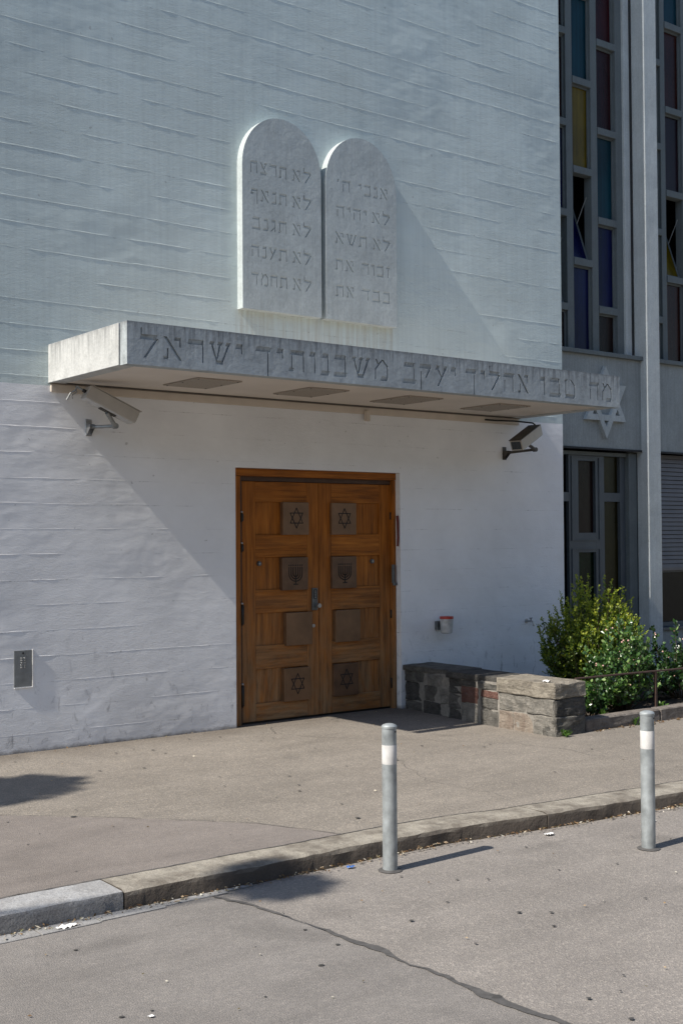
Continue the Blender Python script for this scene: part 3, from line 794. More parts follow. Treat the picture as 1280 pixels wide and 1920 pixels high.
# ------------------------------------------------------------------ surveillance cameras
def cctv(name, c, axis, L, h, wd, label, wallp, joint, sty):
    t = thing(name, wallp, label, 'security camera', 'security cameras under the canopy')
    ax = Vector(axis).normalized(); side = ax.cross(Vector((0, 0, 1))).normalized(); up = side.cross(ax)
    Mx = Matrix((ax, side, up)).transposed().to_4x4(); Mx.translation = Vector(c)
    def local(mb):
        bmesh.ops.transform(mb.bm, matrix=Mx, verts=mb.bm.verts[:]); return mb
    b = local(MB().box(-L/2, L/2, -wd/2, wd/2, -h/2, h/2, bev=.006, seg=2)).build('housing', M['cam_body'], t)
    local(MB().box(-L/2+.012, L/2+.012, -wd/2-.004, wd/2+.004, h/2+.002, h/2+.008)).build('sun_shield', M['cam_body'] if sty == 0 else M['cam_dark'], t)
    local(MB().box(-L/2+.01, L/2-.02, -wd/2+.01, wd/2-.01, -h/2-.008, -h/2+.001)).build('base_plate', M['reflect'] if sty == 0 else M['cam_metal'], t)
    local(MB().box(L/2-.001, L/2+.004, -wd/2+.015, wd/2-.015, -h/2+.015, h/2-.015)).build('front_window', M['lens'], t)
    local(MB().cyl((-L/2, 0, 0), (-L/2-.03, 0, 0), .016, n=10)).build('cable_gland', M['black'], t)
    local(MB().box(-.08, .08, -.03, .03, -h/2-.018, -h/2-.008)).build('mount_plate', M['cam_dark'], t)
    j = Mx @ Vector((0, 0, -h/2-.018)); el = Vector(joint)
    wp = Vector(wallp)
    m = MB(); m.tube([j, j.lerp(el, .5), el], .02, 10); m.tube([el, el.lerp(wp, .55), wp+Vector((0, -.03, .0))], .016, 8)
    m.cyl(el-Vector((.0, .022, 0)), el+Vector((0, .022, 0)), .026, n=12)
    m.build('arm', M['cam_metal'] if sty == 0 else M['cam_dark'], t)
    m = MB(); m.box(wp.x-.03, wp.x+.03, -.008, -.001, wp.z-.08, wp.z+.07, bev=.002)
    for sx in (-.022, .022):
        m.face([(wp.x+sx, -.008, wp.z+.03), (wp.x+sx, -.008, wp.z-.075), (wp.x+sx, -.085, wp.z-.005), (wp.x+sx, -.085, wp.z+.02)])
        m.face([(wp.x+sx+.004, -.008, wp.z+.03), (wp.x+sx+.004, -.008, wp.z-.075), (wp.x+sx+.004, -.085, wp.z-.005), (wp.x+sx+.004, -.085, wp.z+.02)])
    m.build('wall_bracket', M['steel'] if sty == 0 else M['cam_dark'], t)
    return t, Mx
tL, mL = cctv('security_camera', (4.93, -.33, 3.045), (.87, -.10, -.41), .50, .115, .15,
     'beige box camera at the left end of the canopy, pointing down over the door', (4.875, 0, 2.87), (5.02, -.24, 2.87), 0)
p = mL @ Vector((-.28, 0, 0))
m = MB(); m.tube([p, p+Vector((-.04, .03, .04)), (4.63, -.26, 3.165), (4.585, -.25, 3.135), (4.555, -.24, 3.075)], .008, 8)
m.tube([p, p+Vector((-.05, .04, .03)), (4.65, -.24, 3.15), (4.61, -.22, 3.12), (4.62, -.21, 3.09)], .007, 8); m.build('cable', M['cam_metal'], tL)
tR, mR = cctv('security_camera', (10.13, -.36, 2.985), (-.86, -.22, -.40), .50, .12, .15,
     'brown-grey box camera at the right end of the canopy, glass facing left', (10.13, 0, 2.83), (10.33, -.30, 2.86), 1)
p = mR @ Vector((-.28, 0, 0))
m = MB(); m.tube([p, p+Vector((.04, .02, .02)), p+Vector((.03, .1, .08)), (10.2, -.1, 3.20), (9.95, -.035, 3.2), (9.8, -.03, 3.2)], .009, 8); m.build('cable', M['black'], tR)

# ------------------------------------------------------------------ small wall items
t = thing('intercom_panel', (4.252, 0, .57), 'brushed metal intercom plate with a small keypad low on the wall', 'intercom')
MB().box(4.169, 4.335, -.004, .012, .575, .893, bev=.002).build('face_plate', M['plate'], t)
m = MB(); m.box(4.336, 4.344, -.009, .004, .570, .895); m.box(4.172, 4.344, -.009, .004, .563, .5705); m.build('edge_strip', M['white_bits'], t)  # white strips along the right and bottom edges of the plate
m = MB(); m.cyl((4.252, -.004, .868), (4.252, -.0065, .868), .0085, n=12); m.build('lens', M['black'], t)
for r in range(5):
    for c in range(2):
        MB().box(4.229+c*.028, 4.246+c*.028, -.010, -.004, .818-r*.020, .830-r*.020, bev=.002).build('button', M['steel'], t)

t = thing('wall_ashtray', (9.17, 0, .8), 'small grey wall ashtray with a red lid beside the door', 'ashtray')
MB().lathe([(.052, 0), (.062, .004), (.066, .02), (.074, .158)], (9.095, -.125, .795), 20).build('cup', M['cup'], t)
MB().lathe([(.076, 0), (.077, .026), (.072, .028)], (9.095, -.125, .9535), 20).build('lid', M['red'], t)
MB().box(9.03, 9.13, -.045, -.001, .83, .925, bev=.003).build('bracket', M['steel_dark'], t)

t = thing('garden_tap', (10.47, 0, .857), 'small metal garden tap on the wall left of the bush', 'tap')
m = MB(); m.cyl((10.47, 0, .86), (10.47, -.085, .86), .012, n=10); m.cyl((10.47, 0, .86), (10.47, -.008, .86), .028, n=14)
m.tube([(10.47, -.08, .86), (10.472, -.105, .855), (10.475, -.112, .835), (10.475, -.113, .805)], .013, 10); m.build('spout', M['steel'], t)
m = MB(); m.cyl((10.47, -.075, .86), (10.47, -.075, .895), .007, n=8); m.box(10.445, 10.495, -.080, -.070, .893, .903, bev=.002); m.build('handle', M['steel_dark'], t)

# ------------------------------------------------------------------ recessed facade to the right
hall = thing('side_facade', (13, .3, 0), 'grey facade right of the white wall with tall coloured glass windows', 'building')
pier_x = [(12.815, 13.085), (14.80, 15.07)]
# interior dark box
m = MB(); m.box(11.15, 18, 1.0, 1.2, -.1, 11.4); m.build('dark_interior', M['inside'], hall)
m = MB(); m.box(11.14, 18, .2, 1.6, 11.41, 11.9); m.build('cornice', M['panel'], hall)
def pier(x0, x1):
    y0 = .063; c = .012; m = MB()
    P = [(x0, .98), (x0, y0+c), (x0+c, y0), (x1-c, y0), (x1, y0+c), (x1, .98)]
    A = [m.bm.verts.new((x, y, -.1)) for x, y in P]; B = [m.bm.verts.new((x, y, 11.4)) for x, y in P]
    for i in range(6): m.bm.faces.new((A[i], A[(i+1) % 6], B[(i+1) % 6], B[i]))
    m.bm.faces.new(A); m.bm.faces.new(B[::-1])
    return m.build('pier', M['pier'], hall)
for a in pier_x: pier(*a)
def bay(x0, x1, first):
    # solid panel between storeys, sill, plinth
    MB().box(x0, x1, .17, .6, 2.975, 4.145).build('spandrel', M['panel'], hall)
    MB().box(x0, x1, .12, .62, 4.146, 4.20, bev=.004).build('sill', M['frame'], hall)
    MB().box(x0, x1, .155, .172, 2.95, 2.975).build('drip_edge', M['gap'], hall)
bay(11.14, 12.8145, True); bay(13.0855, 14.7995, False); bay(15.0705, 17, False)
def stained(cols, zbreaks, colors, zlow, name, tilt=None, seed=0, label=None):
    """vertical column windows: cols = (x0, x1) per column; mullions between"""
    win = MB()
    yF, yB = .335, .40
    for i, (a, b) in enumerate(cols):
        pass
    return
def window(xa, xb, cols, breaks, colours, tilts, label):
    """xa..xb whole opening; cols glass x-ranges; breaks per column transom heights; colours per pane bottom-up"""
    fr = MB(); e = .002
    edges = [xa]+[v for c in cols for v in c]+[xb]
    for k in range(0, len(edges), 2):
        yy = .325 if k in (0, len(edges)-2) else .335
        fr.box(edges[k], edges[k+1], yy, .46, 4.2005, 11.3, bev=e)
    W = fr.build('window_frame', M['frame'], hall); W['label'] = label
    for ci, (a, b) in enumerate(cols):
        zs = [4.2]+breaks[ci]+[11.3]
        for zi, (z0, z1) in enumerate(zip(zs, zs[1:])):
            if zi: MB().box(a+.0005, b-.0005, .322, .45, z0-.045, z0+.045, bev=.003).build('transom', M['frame'], W)
            lo = z0+.045 if zi else z0+.03; hi = z1-.045
            nm = colours[ci][zi]
            if (ci, zi) in tilts:
                # hopper sash hinged at its foot, leaning into the dark room
                g = GL[nm]; ang = tilts[(ci, zi)]
                rot = Matrix.Rotation(-ang, 4, 'X'); org = (a, .40, lo)
                MB().box(a+.030, b-.030, .398, .404, lo+.03, hi-.03, rot=rot, org=org).build('pane', g, W)
                q = MB()
                for bx in ((a+.004, a+.03, lo, hi), (b-.03, b-.004, lo, hi), (a+.03, b-.03, lo, lo+.03), (a+.03, b-.03, hi-.03, hi)):
                    q.box(bx[0], bx[1], .39, .412, bx[2], bx[3], rot=rot, org=org)
                q.build('sash', M['frame'], W)
                top = Vector((b-.02, .40+math.sin(ang)*(hi-lo)*.5, lo+math.cos(ang)*(hi-lo)*.5))
                MB().tube([top, top.lerp(Vector((b-.005, .42, hi-.25)), .5), (b-.005, .42, hi-.25)], .007, 6).build('stay', M['galv'], W)
            else:
                MB().box(a+.0005, b-.0005, .392, .40, lo, hi).build('pane', GL[nm], W)
                q = MB(); t_ = .022
                q.box(a+.001, a+t_, .372, .391, lo, hi); q.box(b-t_, b-.001, .372, .391, lo, hi)
                q.box(a+t_, b-t_, .3725, .391, lo, lo+t_); q.box(a+t_, b-t_, .3725, .391, hi-t_, hi)
                q.build('bead', M['frame'], W)
bA = [4.76, 5.955, 7.11, 8.28, 9.45, 10.6]; bB = [5.36, 6.54, 7.69, 8.86, 10.0]
window(11.141, 12.685, [(11.19, 11.615), (11.735, 12.085), (12.205, 12.56)], [bA, bB, [4.785, 5.945, 7.12, 8.28, 9.45, 10.6]],
       [['plum', 'black', 'blue', 'wine', 'plum', 'teal', 'red'], ['blue', 'blue', 'yellow', 'teal', 'red', 'blue'], ['brown', 'blue', 'teal', 'wine', 'red', 'teal', 'blue']],
       {(1, 1): R(19), (0, 1): R(19)}, 'stained glass window next to the white wall')
window(13.0865, 14.7985, [(13.13, 13.50), (13.60, 13.965), (14.09, 14.47)], [[4.78, 5.98, 7.15, 8.30, 9.45, 10.6], bB, bA],
       [['teal', 'plum', 'brown', 'wine', 'plum', 'red', 'blue'], ['rust', 'yellow', 'plum', 'rust', 'teal', 'red'], ['blue', 'wine', 'teal', 'yellow', 'red', 'plum', 'blue']],
       {(1, 1): R(19)}, 'stained glass window right of the grey pier')
MB().box(12.6855, 12.8145, .29, .5, 4.2005, 11.3, bev=.003).build('jamb_strip', M['pier'], hall)
MB().box(12.795, 12.8147, .262, .289, 4.21, 11.3).build('drain_gap', M['gap'], hall)
MB().box(14.7, 14.7985, .47, .9, 4.2, 11.3).build('jamb_strip', M['pier'], hall)
# relief star on the spandrel
def starpoly(cx, cz, r, w_, y0, y1, s):
    m = MB(); out = [(cx+r*math.sin(a)*.95, cz+s*r*math.cos(a)) for a in (0, -2*math.pi/3, -4*math.pi/3)]
    k = 1-2*w_/r; inn = [(cx+(x-cx)*k, cz+(z-cz)*k) for x, z in out]
    for i in range(3):
        j = (i+1) % 3; m.prism([out[i], out[j], inn[j], inn[i]], y0, y1)
    return m
st_ = thing('relief_star', (12.08, .17, 3.55), 'pale raised six-pointed star on the grey wall panel behind the canopy end', 'star emblem')
starpoly(12.075, 3.555, .465, .075, .120, .1695, 1).build('upright_triangle', M['star'], st_)
starpoly(12.075, 3.555, .465, .075, .117, .1697, -1).build('inverted_triangle', M['star'], st_)

# ground-floor glazed side door in the first bay
sdoor = thing('side_door', (12.1, .3, .1), 'dark grey glazed side door behind the bushes', 'door')
m = MB(); m.box(12.635, 12.79, .235, .45, .0, 2.93, bev=.003); m.box(11.14, 12.634, .27, .45, 2.885, 2.93); m.build('jamb', M['frame'], sdoor)
MB().box(12.7905, 12.8145, .24, .45, 0, 2.94).build('gap_strip', M['gap'], sdoor)
GP_ = [(11.15, 11.555, 2.41, 2.88, 'black', 0), (11.15, 11.55, .70, 2.295, 'black', 0), (11.735, 12.035, 1.90, 2.815, 'brown', 1), (12.225, 12.53, 2.415, 2.875, 'olive', 0), (12.24, 12.53, .70, 2.30, 'olive', 0), (11.745, 12.055, .70, 1.65, 'green', 1)]
xsv = [(11.141, 11.149), (11.556, 11.734), (12.058, 12.223), (12.532, 12.634)]
fr = MB()
for a, b in xsv: fr.box(a, b, .30, .40, .05, 2.884)
fr.box(11.1495, 11.5555, .301, .40, 2.296, 2.409); fr.box(11.1495, 11.5555, .301, .40, .05, .699)
fr.box(11.7345, 12.0575, .301, .40, 2.816, 2.884); fr.box(11.7345, 12.0575, .301, .40, 1.651, 1.899); fr.box(11.7345, 12.0575, .301, .40, .05, .699)
fr.box(12.2235, 12.5315, .301, .40, 2.301, 2.414); fr.box(12.2235, 12.5315, .301, .40, .05, .699)
F = fr.build('frame', M['frame_dark'], sdoor)
for a, b, c, d, g, sash in GP_:
    MB().box(a-.01, b+.02, .345, .352, c-.01, d+.01).build('pane', GL[g], F)
for x0, x1, z0, z1 in ((11.60, 12.13, 1.80, 2.87), (11.60, 12.13, .6, 1.70)):
    m = MB(); t_ = .014
    m.box(x0, x0+t_, .288, .2995, z0, z1); m.box(x1-t_, x1, .288, .2995, z0, z1); m.box(x0+t_, x1-t_, .2885, .2995, z1-t_, z1); m.box(x0+t_, x1-t_, .2885, .2995, z0, z0+t_)
    m.build('sash', M['frame_dark'], F)
# second bay: roller shutter over a window, plinth below
sh = thing('roller_shutter', (13.9, .3, 1.38), 'dark roller shutter half down, right of the grey pier', 'shutter')
zt = 2.94; k_ = 0
src = None
while zt > 1.44:
    if src is None:
        src = MB().box(13.087, 14.798, .29, .305, zt-.050, zt, rot=Matrix.Rotation(R(-14), 4, 'X'), org=(13.9, .3, zt-.02)).build('slat', M['shutter'], sh); z00 = zt
    else:
        c = src.copy(); C.objects.link(c); c.parent = sh; c.location.z = zt-z00
    zt -= .0565
MB().box(13.087, 14.798, .285, .31, 1.385, 1.425, bev=.003).build('bottom_bar', M['shutter'], sh)
lw = thing('ground_floor_window', (13.9, .35, .6), 'dark window below the roller shutter', 'window')
m = MB(); m.box(13.087, 13.19, .33, .42, .62, 2.94); m.box(14.7, 14.798, .33, .42, .62, 2.94); m.box(13.19, 14.7, .331, .42, .62, .69); m.box(13.19, 14.7, .331, .42, 1.36, 1.40)
m.build('frame', M['frame_dark'], lw)
MB().box(13.19, 14.7, .37, .376, .69, 2.94).build('pane', GL['black'], lw)
MB().box(13.0865, 14.7985, .17, .6, -.1, .60).build('plinth', M['panel'], hall)
MB().box(13.0865, 14.7985, .14, .328, .6005, .64, bev=.003).build('sill', M['frame_dark'], hall)
MB().box(15.0705, 17, .2, .6, -.1, 2.95).build('ground_wall', M['panel'], hall)
MB().box(11.14, 12.8145, .26, .6, -.1, .048).build('doorstep', M['panel'], hall)

# ------------------------------------------------------------------ low stone wall
lwall = thing('low_stone_wall', (8.64, -1.2, 0), 'knee-high wall of rough mixed stone blocks between door and planting bed', 'wall')
YE = -2.35; XA = 8.42
def xleft(y): return 8.61-.18*(-y/1.5) if y > -1.5 else 8.43-.015*(-y-1.5)/.85
def xright(y): return xleft(y)+.43
m = MB()
A = []
for y in (-.002, -1.5, YE+.012):
    A.append([(xleft(y)+.009, y, -.1), (xleft(y)+.009, y, .43), (xright(y)-.02, y, .43), (xright(y)-.02, y, -.1)])
v = [[m.bm.verts.new(p) for p in r] for r in A]
for q in (0, 1):
    for i in range(4): m.bm.faces.new((v[q][i], v[q][(i+1) % 4], v[q+1][(i+1) % 4], v[q+1][i]))
m.bm.faces.new(v[0]); m.bm.faces.new(v[2][::-1])
m.build('mortar_core', M['mortar'], lwall)
sr = random.Random(17)
def stone(x0, x1, y0, y1, z0, z1, mat, amp=.009, cuts=3, lab=None):
    """rough hewn block: bevelled, subdivided, displaced"""
    mb = MB(); mb.box(x0, x1, y0, y1, z0, z1, bev=min(.008, (z1-z0)*.1))
    bmesh.ops.subdivide_edges(mb.bm, edges=[e for e in mb.bm.edges if e.calc_length() > .03], cuts=cuts, use_grid_fill=True)
    s = sr.random()*50
    for v_ in mb.bm.verts:
        p = v_.co
        v_.co = p+Vector((noise.noise(p*9+Vector((s, 0, 0))), noise.noise(p*9+Vector((0, s, 0))), noise.noise(p*9+Vector((0, 0, s)))*.7))*amp*1.5 \
            + Vector((noise.noise(p*28+Vector((s, 0, 0))), noise.noise(p*28+Vector((0, s, 0))), noise.noise(p*28+Vector((0, 0, s)))))*amp*.7
    o = mb.build('stone', mat, lwall)
    if lab: o['label'] = lab
    return o
def left_stone(ya, yb, z0, z1, kind, proud=0, **k):
    y0, y1 = min(ya, yb), max(ya, yb); xm = xleft((y0+y1)/2)
    return stone(xm-proud, xm+.12, y0+.002, y1-.002, z0+.002, z1-.002, ST[kind], **k)
# outer end: cap slab, two courses
stone(8.405, 8.838, YE-.008, -1.585, .345, .490, ST['pale'], .010, 5, 'pale cap stone at the street end')
left_stone(-1.60, -1.98, .175, .345, 'grey'); left_stone(-1.98, -2.34, .18, .345, 'grey', proud=.004)
left_stone(-1.60, -1.80, -.02, .175, 'rose'); left_stone(-1.80, -2.06, -.02, .178, 'rose', proud=-.004); left_stone(-2.06, -2.34, -.02, .178, 'grey')
stone(8.425, 8.835, YE-.004, YE+.18, .180, .343, ST['dark'], .010, 4); stone(8.42, 8.832, YE-.008, YE+.18, -.02, .177, ST['dull'], .012, 4)
# right face toward the bed
for a, b in ((-1.6, -2.15), (-1.0, -1.6), (-.4, -1.0)):
    stone(8.74, 8.86, min(a, b)+.006, max(a, b)-.006, -.02, .34, ST['dull'], .01)
# inner run
stone(8.46, 8.88, -1.580, -.80, .415, .480, ST['dark'], .006, 5); stone(8.555, 8.98, -.795, -.005, .420, .478, ST['dull'], .006, 5)
inner = [(-.01, -.42, .30, .418, 'dull'), (-.42, -.80, .29, .418, 'grey'), (-.80, -1.02, .33, .413, 'dark'), (-1.02, -1.30, .355, .413, 'dark'), (-1.30, -1.59, .35, .413, 'dull'),
         (-.80, -1.02, .25, .33, 'dark'), (-1.02, -1.34, .185, .35, 'red'), (-1.34, -1.59, .27, .348, 'red'), (-1.34, -1.59, .16, .27, 'dull'),
         (-.01, -.36, .10, .30, 'dark'), (-.36, -.62, .13, .29, 'dull'), (-.62, -.80, .12, .29, 'grey'), (-.80, -1.02, .10, .25, 'dull'), (-1.02, -1.34, -.02, .183, 'grey'),
         (-1.34, -1.59, -.02, .158, 'dull'), (-.01, -.36, -.02, .098, 'dull'), (-.36, -.80, -.02, .125, 'dark'), (-.80, -1.02, -.02, .10, 'dark')]
for a, b, c, d, kd in inner: left_stone(a, b, c, d, kd, cuts=3, lab='red sandstone block' if kd == 'red' else None)

# ------------------------------------------------------------------ planting bed
bed = bpy.data.objects.new('planting_bed', None); C.objects.link(bed); bed['kind'] = 'structure'
m = MB()
nx, ny = 50, 20
gv = [[m.bm.verts.new((8.8+(15-8.8)*i/nx, -2.2+2.7*j/ny, .055+.03*noise.noise(Vector((i*.4, j*.5, 0))))) for j in range(ny+1)] for i in range(nx+1)]
for i in range(nx):
    for j in range(ny): m.bm.faces.new((gv[i][j], gv[i+1][j], gv[i+1][j+1], gv[i][j+1])).smooth = True
m.build('soil', M['soil'], bed)
x = 8.862; rb = random.Random(5)
while x < 15:
    L_ = rb.uniform(.85, 1.25)
    mb = MB(); mb.box(x, x+L_-.008, -2.335, -2.19, -.05, .118+rb.uniform(-.004, .004), bev=.012)
    bmesh.ops.subdivide_edges(mb.bm, edges=[e for e in mb.bm.edges if e.calc_length() > .05], cuts=3, use_grid_fill=True)
    for v_ in mb.bm.verts: v_.co += Vector((0, noise.noise(v_.co*11), noise.noise(v_.co*9+Vector((5, 0, 0)))))*.008
    mb.build('edging_stone', M['bed_curb'], bed); x += L_
rl = thing('bed_railing', (10, -2.2, .12), 'thin rusty railing along the front of the planting bed', 'railing')
MB().tube([(8.86, -2.2, .492), (9.6, -2.2, .487), (10.3, -2.2, .478), (11.5, -2.2, .478), (15, -2.2, .478)], .011, 8).build('handrail', M['rust'], rl)
for xx in (8.905, 10.055, 11.6, 13.1, 14.6): MB().box(xx-.012, xx+.012, -2.212, -2.188, .05, .476).build('post', M['rust'], rl)

# ------------------------------------------------------------------ foliage
def leafmesh(rnd, mb, lay, p, d, size, wid, shape=0, bright=.5):
    d = d.normalized(); side = d.cross(Vector((rnd.uniform(-1, 1), rnd.uniform(-1, 1), rnd.uniform(.2, 1)))).normalized()
    nrm = side.cross(d); L_ = size*rnd.uniform(.7, 1.2); w_ = wid*rnd.uniform(.8, 1.2)
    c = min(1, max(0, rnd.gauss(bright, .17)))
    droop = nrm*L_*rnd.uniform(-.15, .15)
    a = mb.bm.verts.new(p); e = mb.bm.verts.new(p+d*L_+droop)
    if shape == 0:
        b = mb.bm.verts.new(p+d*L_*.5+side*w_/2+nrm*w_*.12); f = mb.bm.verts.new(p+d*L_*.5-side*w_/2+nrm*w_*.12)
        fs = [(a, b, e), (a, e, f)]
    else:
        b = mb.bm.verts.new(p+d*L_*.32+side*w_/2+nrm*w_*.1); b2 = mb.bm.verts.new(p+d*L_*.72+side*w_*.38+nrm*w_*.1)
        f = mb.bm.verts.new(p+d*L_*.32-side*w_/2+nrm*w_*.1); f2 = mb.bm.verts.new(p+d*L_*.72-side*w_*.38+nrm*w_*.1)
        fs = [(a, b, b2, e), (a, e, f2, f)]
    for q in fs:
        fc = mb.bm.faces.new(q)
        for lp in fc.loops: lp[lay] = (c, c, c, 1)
def bush(name, base, stems, hmax, spread, leafsize, leafwid, mat, label, cat, seed, twigs=13, leaves=14, shape=0, squash=(1, 1), flowers=0, group=None, brightf=None, minlen=.55, lean=(0, 0)):
    rnd = random.Random(seed); t = thing(name, base, label, cat, group)
    B = Vector(base); fol = MB(); lay = fol.bm.loops.layers.color.new('tint'); sm = MB(); fl = MB()
    for s in range(stems):
        a = rnd.uniform(0, 2*math.pi); q = rnd.random()**.6
        foot = B+Vector((math.cos(a)*.12*spread*squash[0], math.sin(a)*.12*spread*squash[1], 0))
        top = B+Vector((math.cos(a)*spread*q*squash[0]+lean[0], math.sin(a)*spread*q*squash[1]+lean[1], hmax*(minlen+(1-minlen)*rnd.random())*(1-.45*q*q)))
        mid = foot.lerp(top, .5)+Vector((math.cos(a), math.sin(a), 0))*spread*.16*q
        P = [foot, foot.lerp(mid, .55)*.5+foot.lerp(mid, .5)*.5, mid, mid.lerp(top, .55)+Vector((0, 0, .01)), top]
        sm.tube(P, .007, 5, .3)
        n = twigs
        for k in range(n):
            u = .22+.78*k/(n-1); seg = u*4; i = min(3, int(seg)); p = P[i].lerp(P[i+1], seg-i)
            d = (P[i+1]-P[i]).normalized(); b = rnd.uniform(0, 2*math.pi)
            out = Vector((math.cos(b), math.sin(b), rnd.uniform(-.1, .7))); td = (d*.7+out*.9).normalized()
            tl = (.23-.12*u)*rnd.uniform(.6, 1.3)*(hmax/1.35)
            if k == n-1: td = (d+Vector((0, 0, .4))).normalized(); tl *= 1.3
            for l in range(leaves):
                g = l/leaves; pp = p+td*tl*g+Vector((rnd.uniform(-1, 1), rnd.uniform(-1, 1), rnd.uniform(-1, 1)))*.008
                ld = (td*.6+Vector((rnd.uniform(-1, 1), rnd.uniform(-1, 1), rnd.uniform(-.4, 1)))).normalized()
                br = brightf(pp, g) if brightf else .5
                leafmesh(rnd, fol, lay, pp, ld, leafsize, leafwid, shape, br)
        if flowers and rnd.random() < flowers:
            for z in range(rnd.randint(1, 3)):
                c = top+Vector((rnd.uniform(-.05, .05), rnd.uniform(-.05, .05), rnd.uniform(-.06, .02)))
                bmesh.ops.create_icosphere(fl.bm, subdivisions=1, radius=rnd.uniform(.006, .011), matrix=Matrix.Translation(c))
    o = fol.build('foliage', mat, t, fix=False); o['kind'] = 'stuff'
    sm.build('stems', M['stem'], t)['kind'] = 'stuff'
    if flowers:
        if len(fl.bm.verts): fl.build('blossom', M['petal'], t)['kind'] = 'stuff'
    return t
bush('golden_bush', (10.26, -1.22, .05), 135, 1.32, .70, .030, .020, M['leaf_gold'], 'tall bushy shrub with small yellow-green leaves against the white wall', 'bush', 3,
     twigs=15, leaves=17, squash=(1, .72), brightf=lambda p, g: .55+.30*g+.25*max(0, min(1, (p.z-.6)/.6)))  # leaf colour brightened with height, sunlight on the crown put into the tint
bush('rose_bush', (9.98, -1.86, .05), 62, .93, .60, .046, .034, M['leaf_rose'], 'glossy green rose bush with small pale blossoms behind the railing', 'bush', 5,
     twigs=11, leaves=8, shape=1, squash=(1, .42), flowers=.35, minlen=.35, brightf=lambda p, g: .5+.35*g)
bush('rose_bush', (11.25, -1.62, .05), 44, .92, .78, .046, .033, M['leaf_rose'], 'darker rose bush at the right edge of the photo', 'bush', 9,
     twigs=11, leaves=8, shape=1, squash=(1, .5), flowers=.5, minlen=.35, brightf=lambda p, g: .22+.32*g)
bush('low_rose_bush', (9.30, -1.98, .05), 18, .42, .36, .045, .032, M['leaf_rose'], 'low leafy plant right behind the end of the stone wall', 'plant', 14,
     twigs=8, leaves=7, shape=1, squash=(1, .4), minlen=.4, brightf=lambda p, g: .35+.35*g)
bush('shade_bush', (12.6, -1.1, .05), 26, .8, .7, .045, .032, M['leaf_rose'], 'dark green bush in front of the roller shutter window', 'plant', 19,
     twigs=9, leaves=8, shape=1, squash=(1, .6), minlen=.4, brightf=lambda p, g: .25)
def weed(base, n, h, label, seed):
    rnd = random.Random(seed); mb = MB(); lay = mb.bm.loops.layers.color.new('tint')
    for i in range(n):
        a = rnd.uniform(0, 6.28); d = Vector((math.cos(a), math.sin(a)*.6-.2, rnd.uniform(.3, 1.4)))
        leafmesh(rnd, mb, lay, Vector(base)+Vector((rnd.uniform(-.03, .03), rnd.uniform(-.02, .02), rnd.uniform(0, h*.5))), d, h*.6, h*.22, 1, .5)
    tag(mb.build('weed', M['grass'], None, fix=False), label, 'weed')
weed((8.50, -2.40, 0), 26, .09, 'green weed tuft at the foot of the stone wall corner', 1)
weed((9.56, -2.355, .0), 16, .10, 'little weed growing against the front of the bed edging', 2)
weed((9.35, -2.12, .06), 18, .10, 'bright green seedling inside the bed beside the low wall', 3)
weed((10.25, -2.12, .06), 22, .12, 'bright green seedling in the bed just right of the railing post', 4)

# ------------------------------------------------------------------ bollards
b1 = thing('bollard', (4.582, -4.60, -.1), 'grey metal bollard with white band standing in front of the wooden door', 'bollard', 'bollards along the kerb')
x, y, z = b1.location
MB().lathe([(.0435, -.02), (.0435, .735)], (x, y, z), 28).build('post', M['galv'], b1)
MB().lathe([(.0437, .625), (.0442, .627), (.0442, .735), (.0437, .737)], (x, y, z), 28).build('reflective_band', M['reflect'], b1)
MB().lathe([(.0432, .7375), (.0432, .833), (.0458, .8335), (.0458, .845), (.039, .853), (.023, .859), (.003, .861)], (x, y, z), 28).build('cap', M['galv'], b1)
MB().lathe([(.0438, .732), (.0438, .7375)], (x, y, z), 28).build('collar', M['galv'], b1)
MB().cyl((x+.012, y-.0415, z+.815), (x+.0125, y-.0445, z+.815), .0055, n=10).build('screw_hole', M['black'], b1)
MB().lathe([(.072, 0), (.058, .004), (.044, .007)], (x, y, z+.004), 24).build('tar_ring', M['tar'], b1)
b2 = dup(b1, (6.157, -5.22, -.1)); b2['label'] = 'grey metal bollard with white band near the right edge of the photo'

# ------------------------------------------------------------------ litter and marks
rl_ = random.Random(12)
m = MB(); lay = m.bm.loops.layers.color.new('tint')
for i in range(1500):
    x = rl_.uniform(2.0, 9.5)
    if rl_.random() < .35 and x < 3.2: continue
    cl = .5+.5*noise.noise(Vector((x*2.1, 0, 3)))
    if rl_.random() > cl*1.3: continue
    y = kerb_y(x)-.012-abs(rl_.gauss(0, .030)); a = rl_.uniform(0, 6.28)
    leafmesh(rl_, m, lay, Vector((x, y, -.089+rl_.random()*.010)), Vector((math.cos(a), math.sin(a), rl_.uniform(-.05, .35))), rl_.choice((.012, .02, .034)), rl_.uniform(.006, .014), 0, rl_.random())
for i in range(260):
    x = rl_.uniform(8.9, 13); y = -2.345-abs(rl_.gauss(0, .05)); a = rl_.uniform(0, 6.28)
    leafmesh(rl_, m, lay, Vector((x, y, .008)), Vector((math.cos(a), math.sin(a), rl_.uniform(-.05, .3))), .028, .015, 0, rl_.random()*.6)
for i in range(70):
    x = rl_.uniform(2.5, 8.2); y = rl_.uniform(-3.9, -.05); a = rl_.uniform(0, 6.28)
    if rl_.random() < .5: y = -.03-abs(rl_.gauss(0, .05))
    if 6.4 < x < 8.5 and y > -.02: continue
    leafmesh(rl_, m, lay, Vector((x, y, .011)), Vector((math.cos(a), math.sin(a), .03)), .022, .012, 0, rl_.uniform(.5, 1))
for i in range(60):
    x = rl_.uniform(2, 8.2); y = rl_.uniform(-7, -4.6); a = rl_.uniform(0, 6.28)
    leafmesh(rl_, m, lay, Vector((x, y, -.088)), Vector((math.cos(a), math.sin(a), .03)), .018, .010, 0, rl_.uniform(.4, 1))
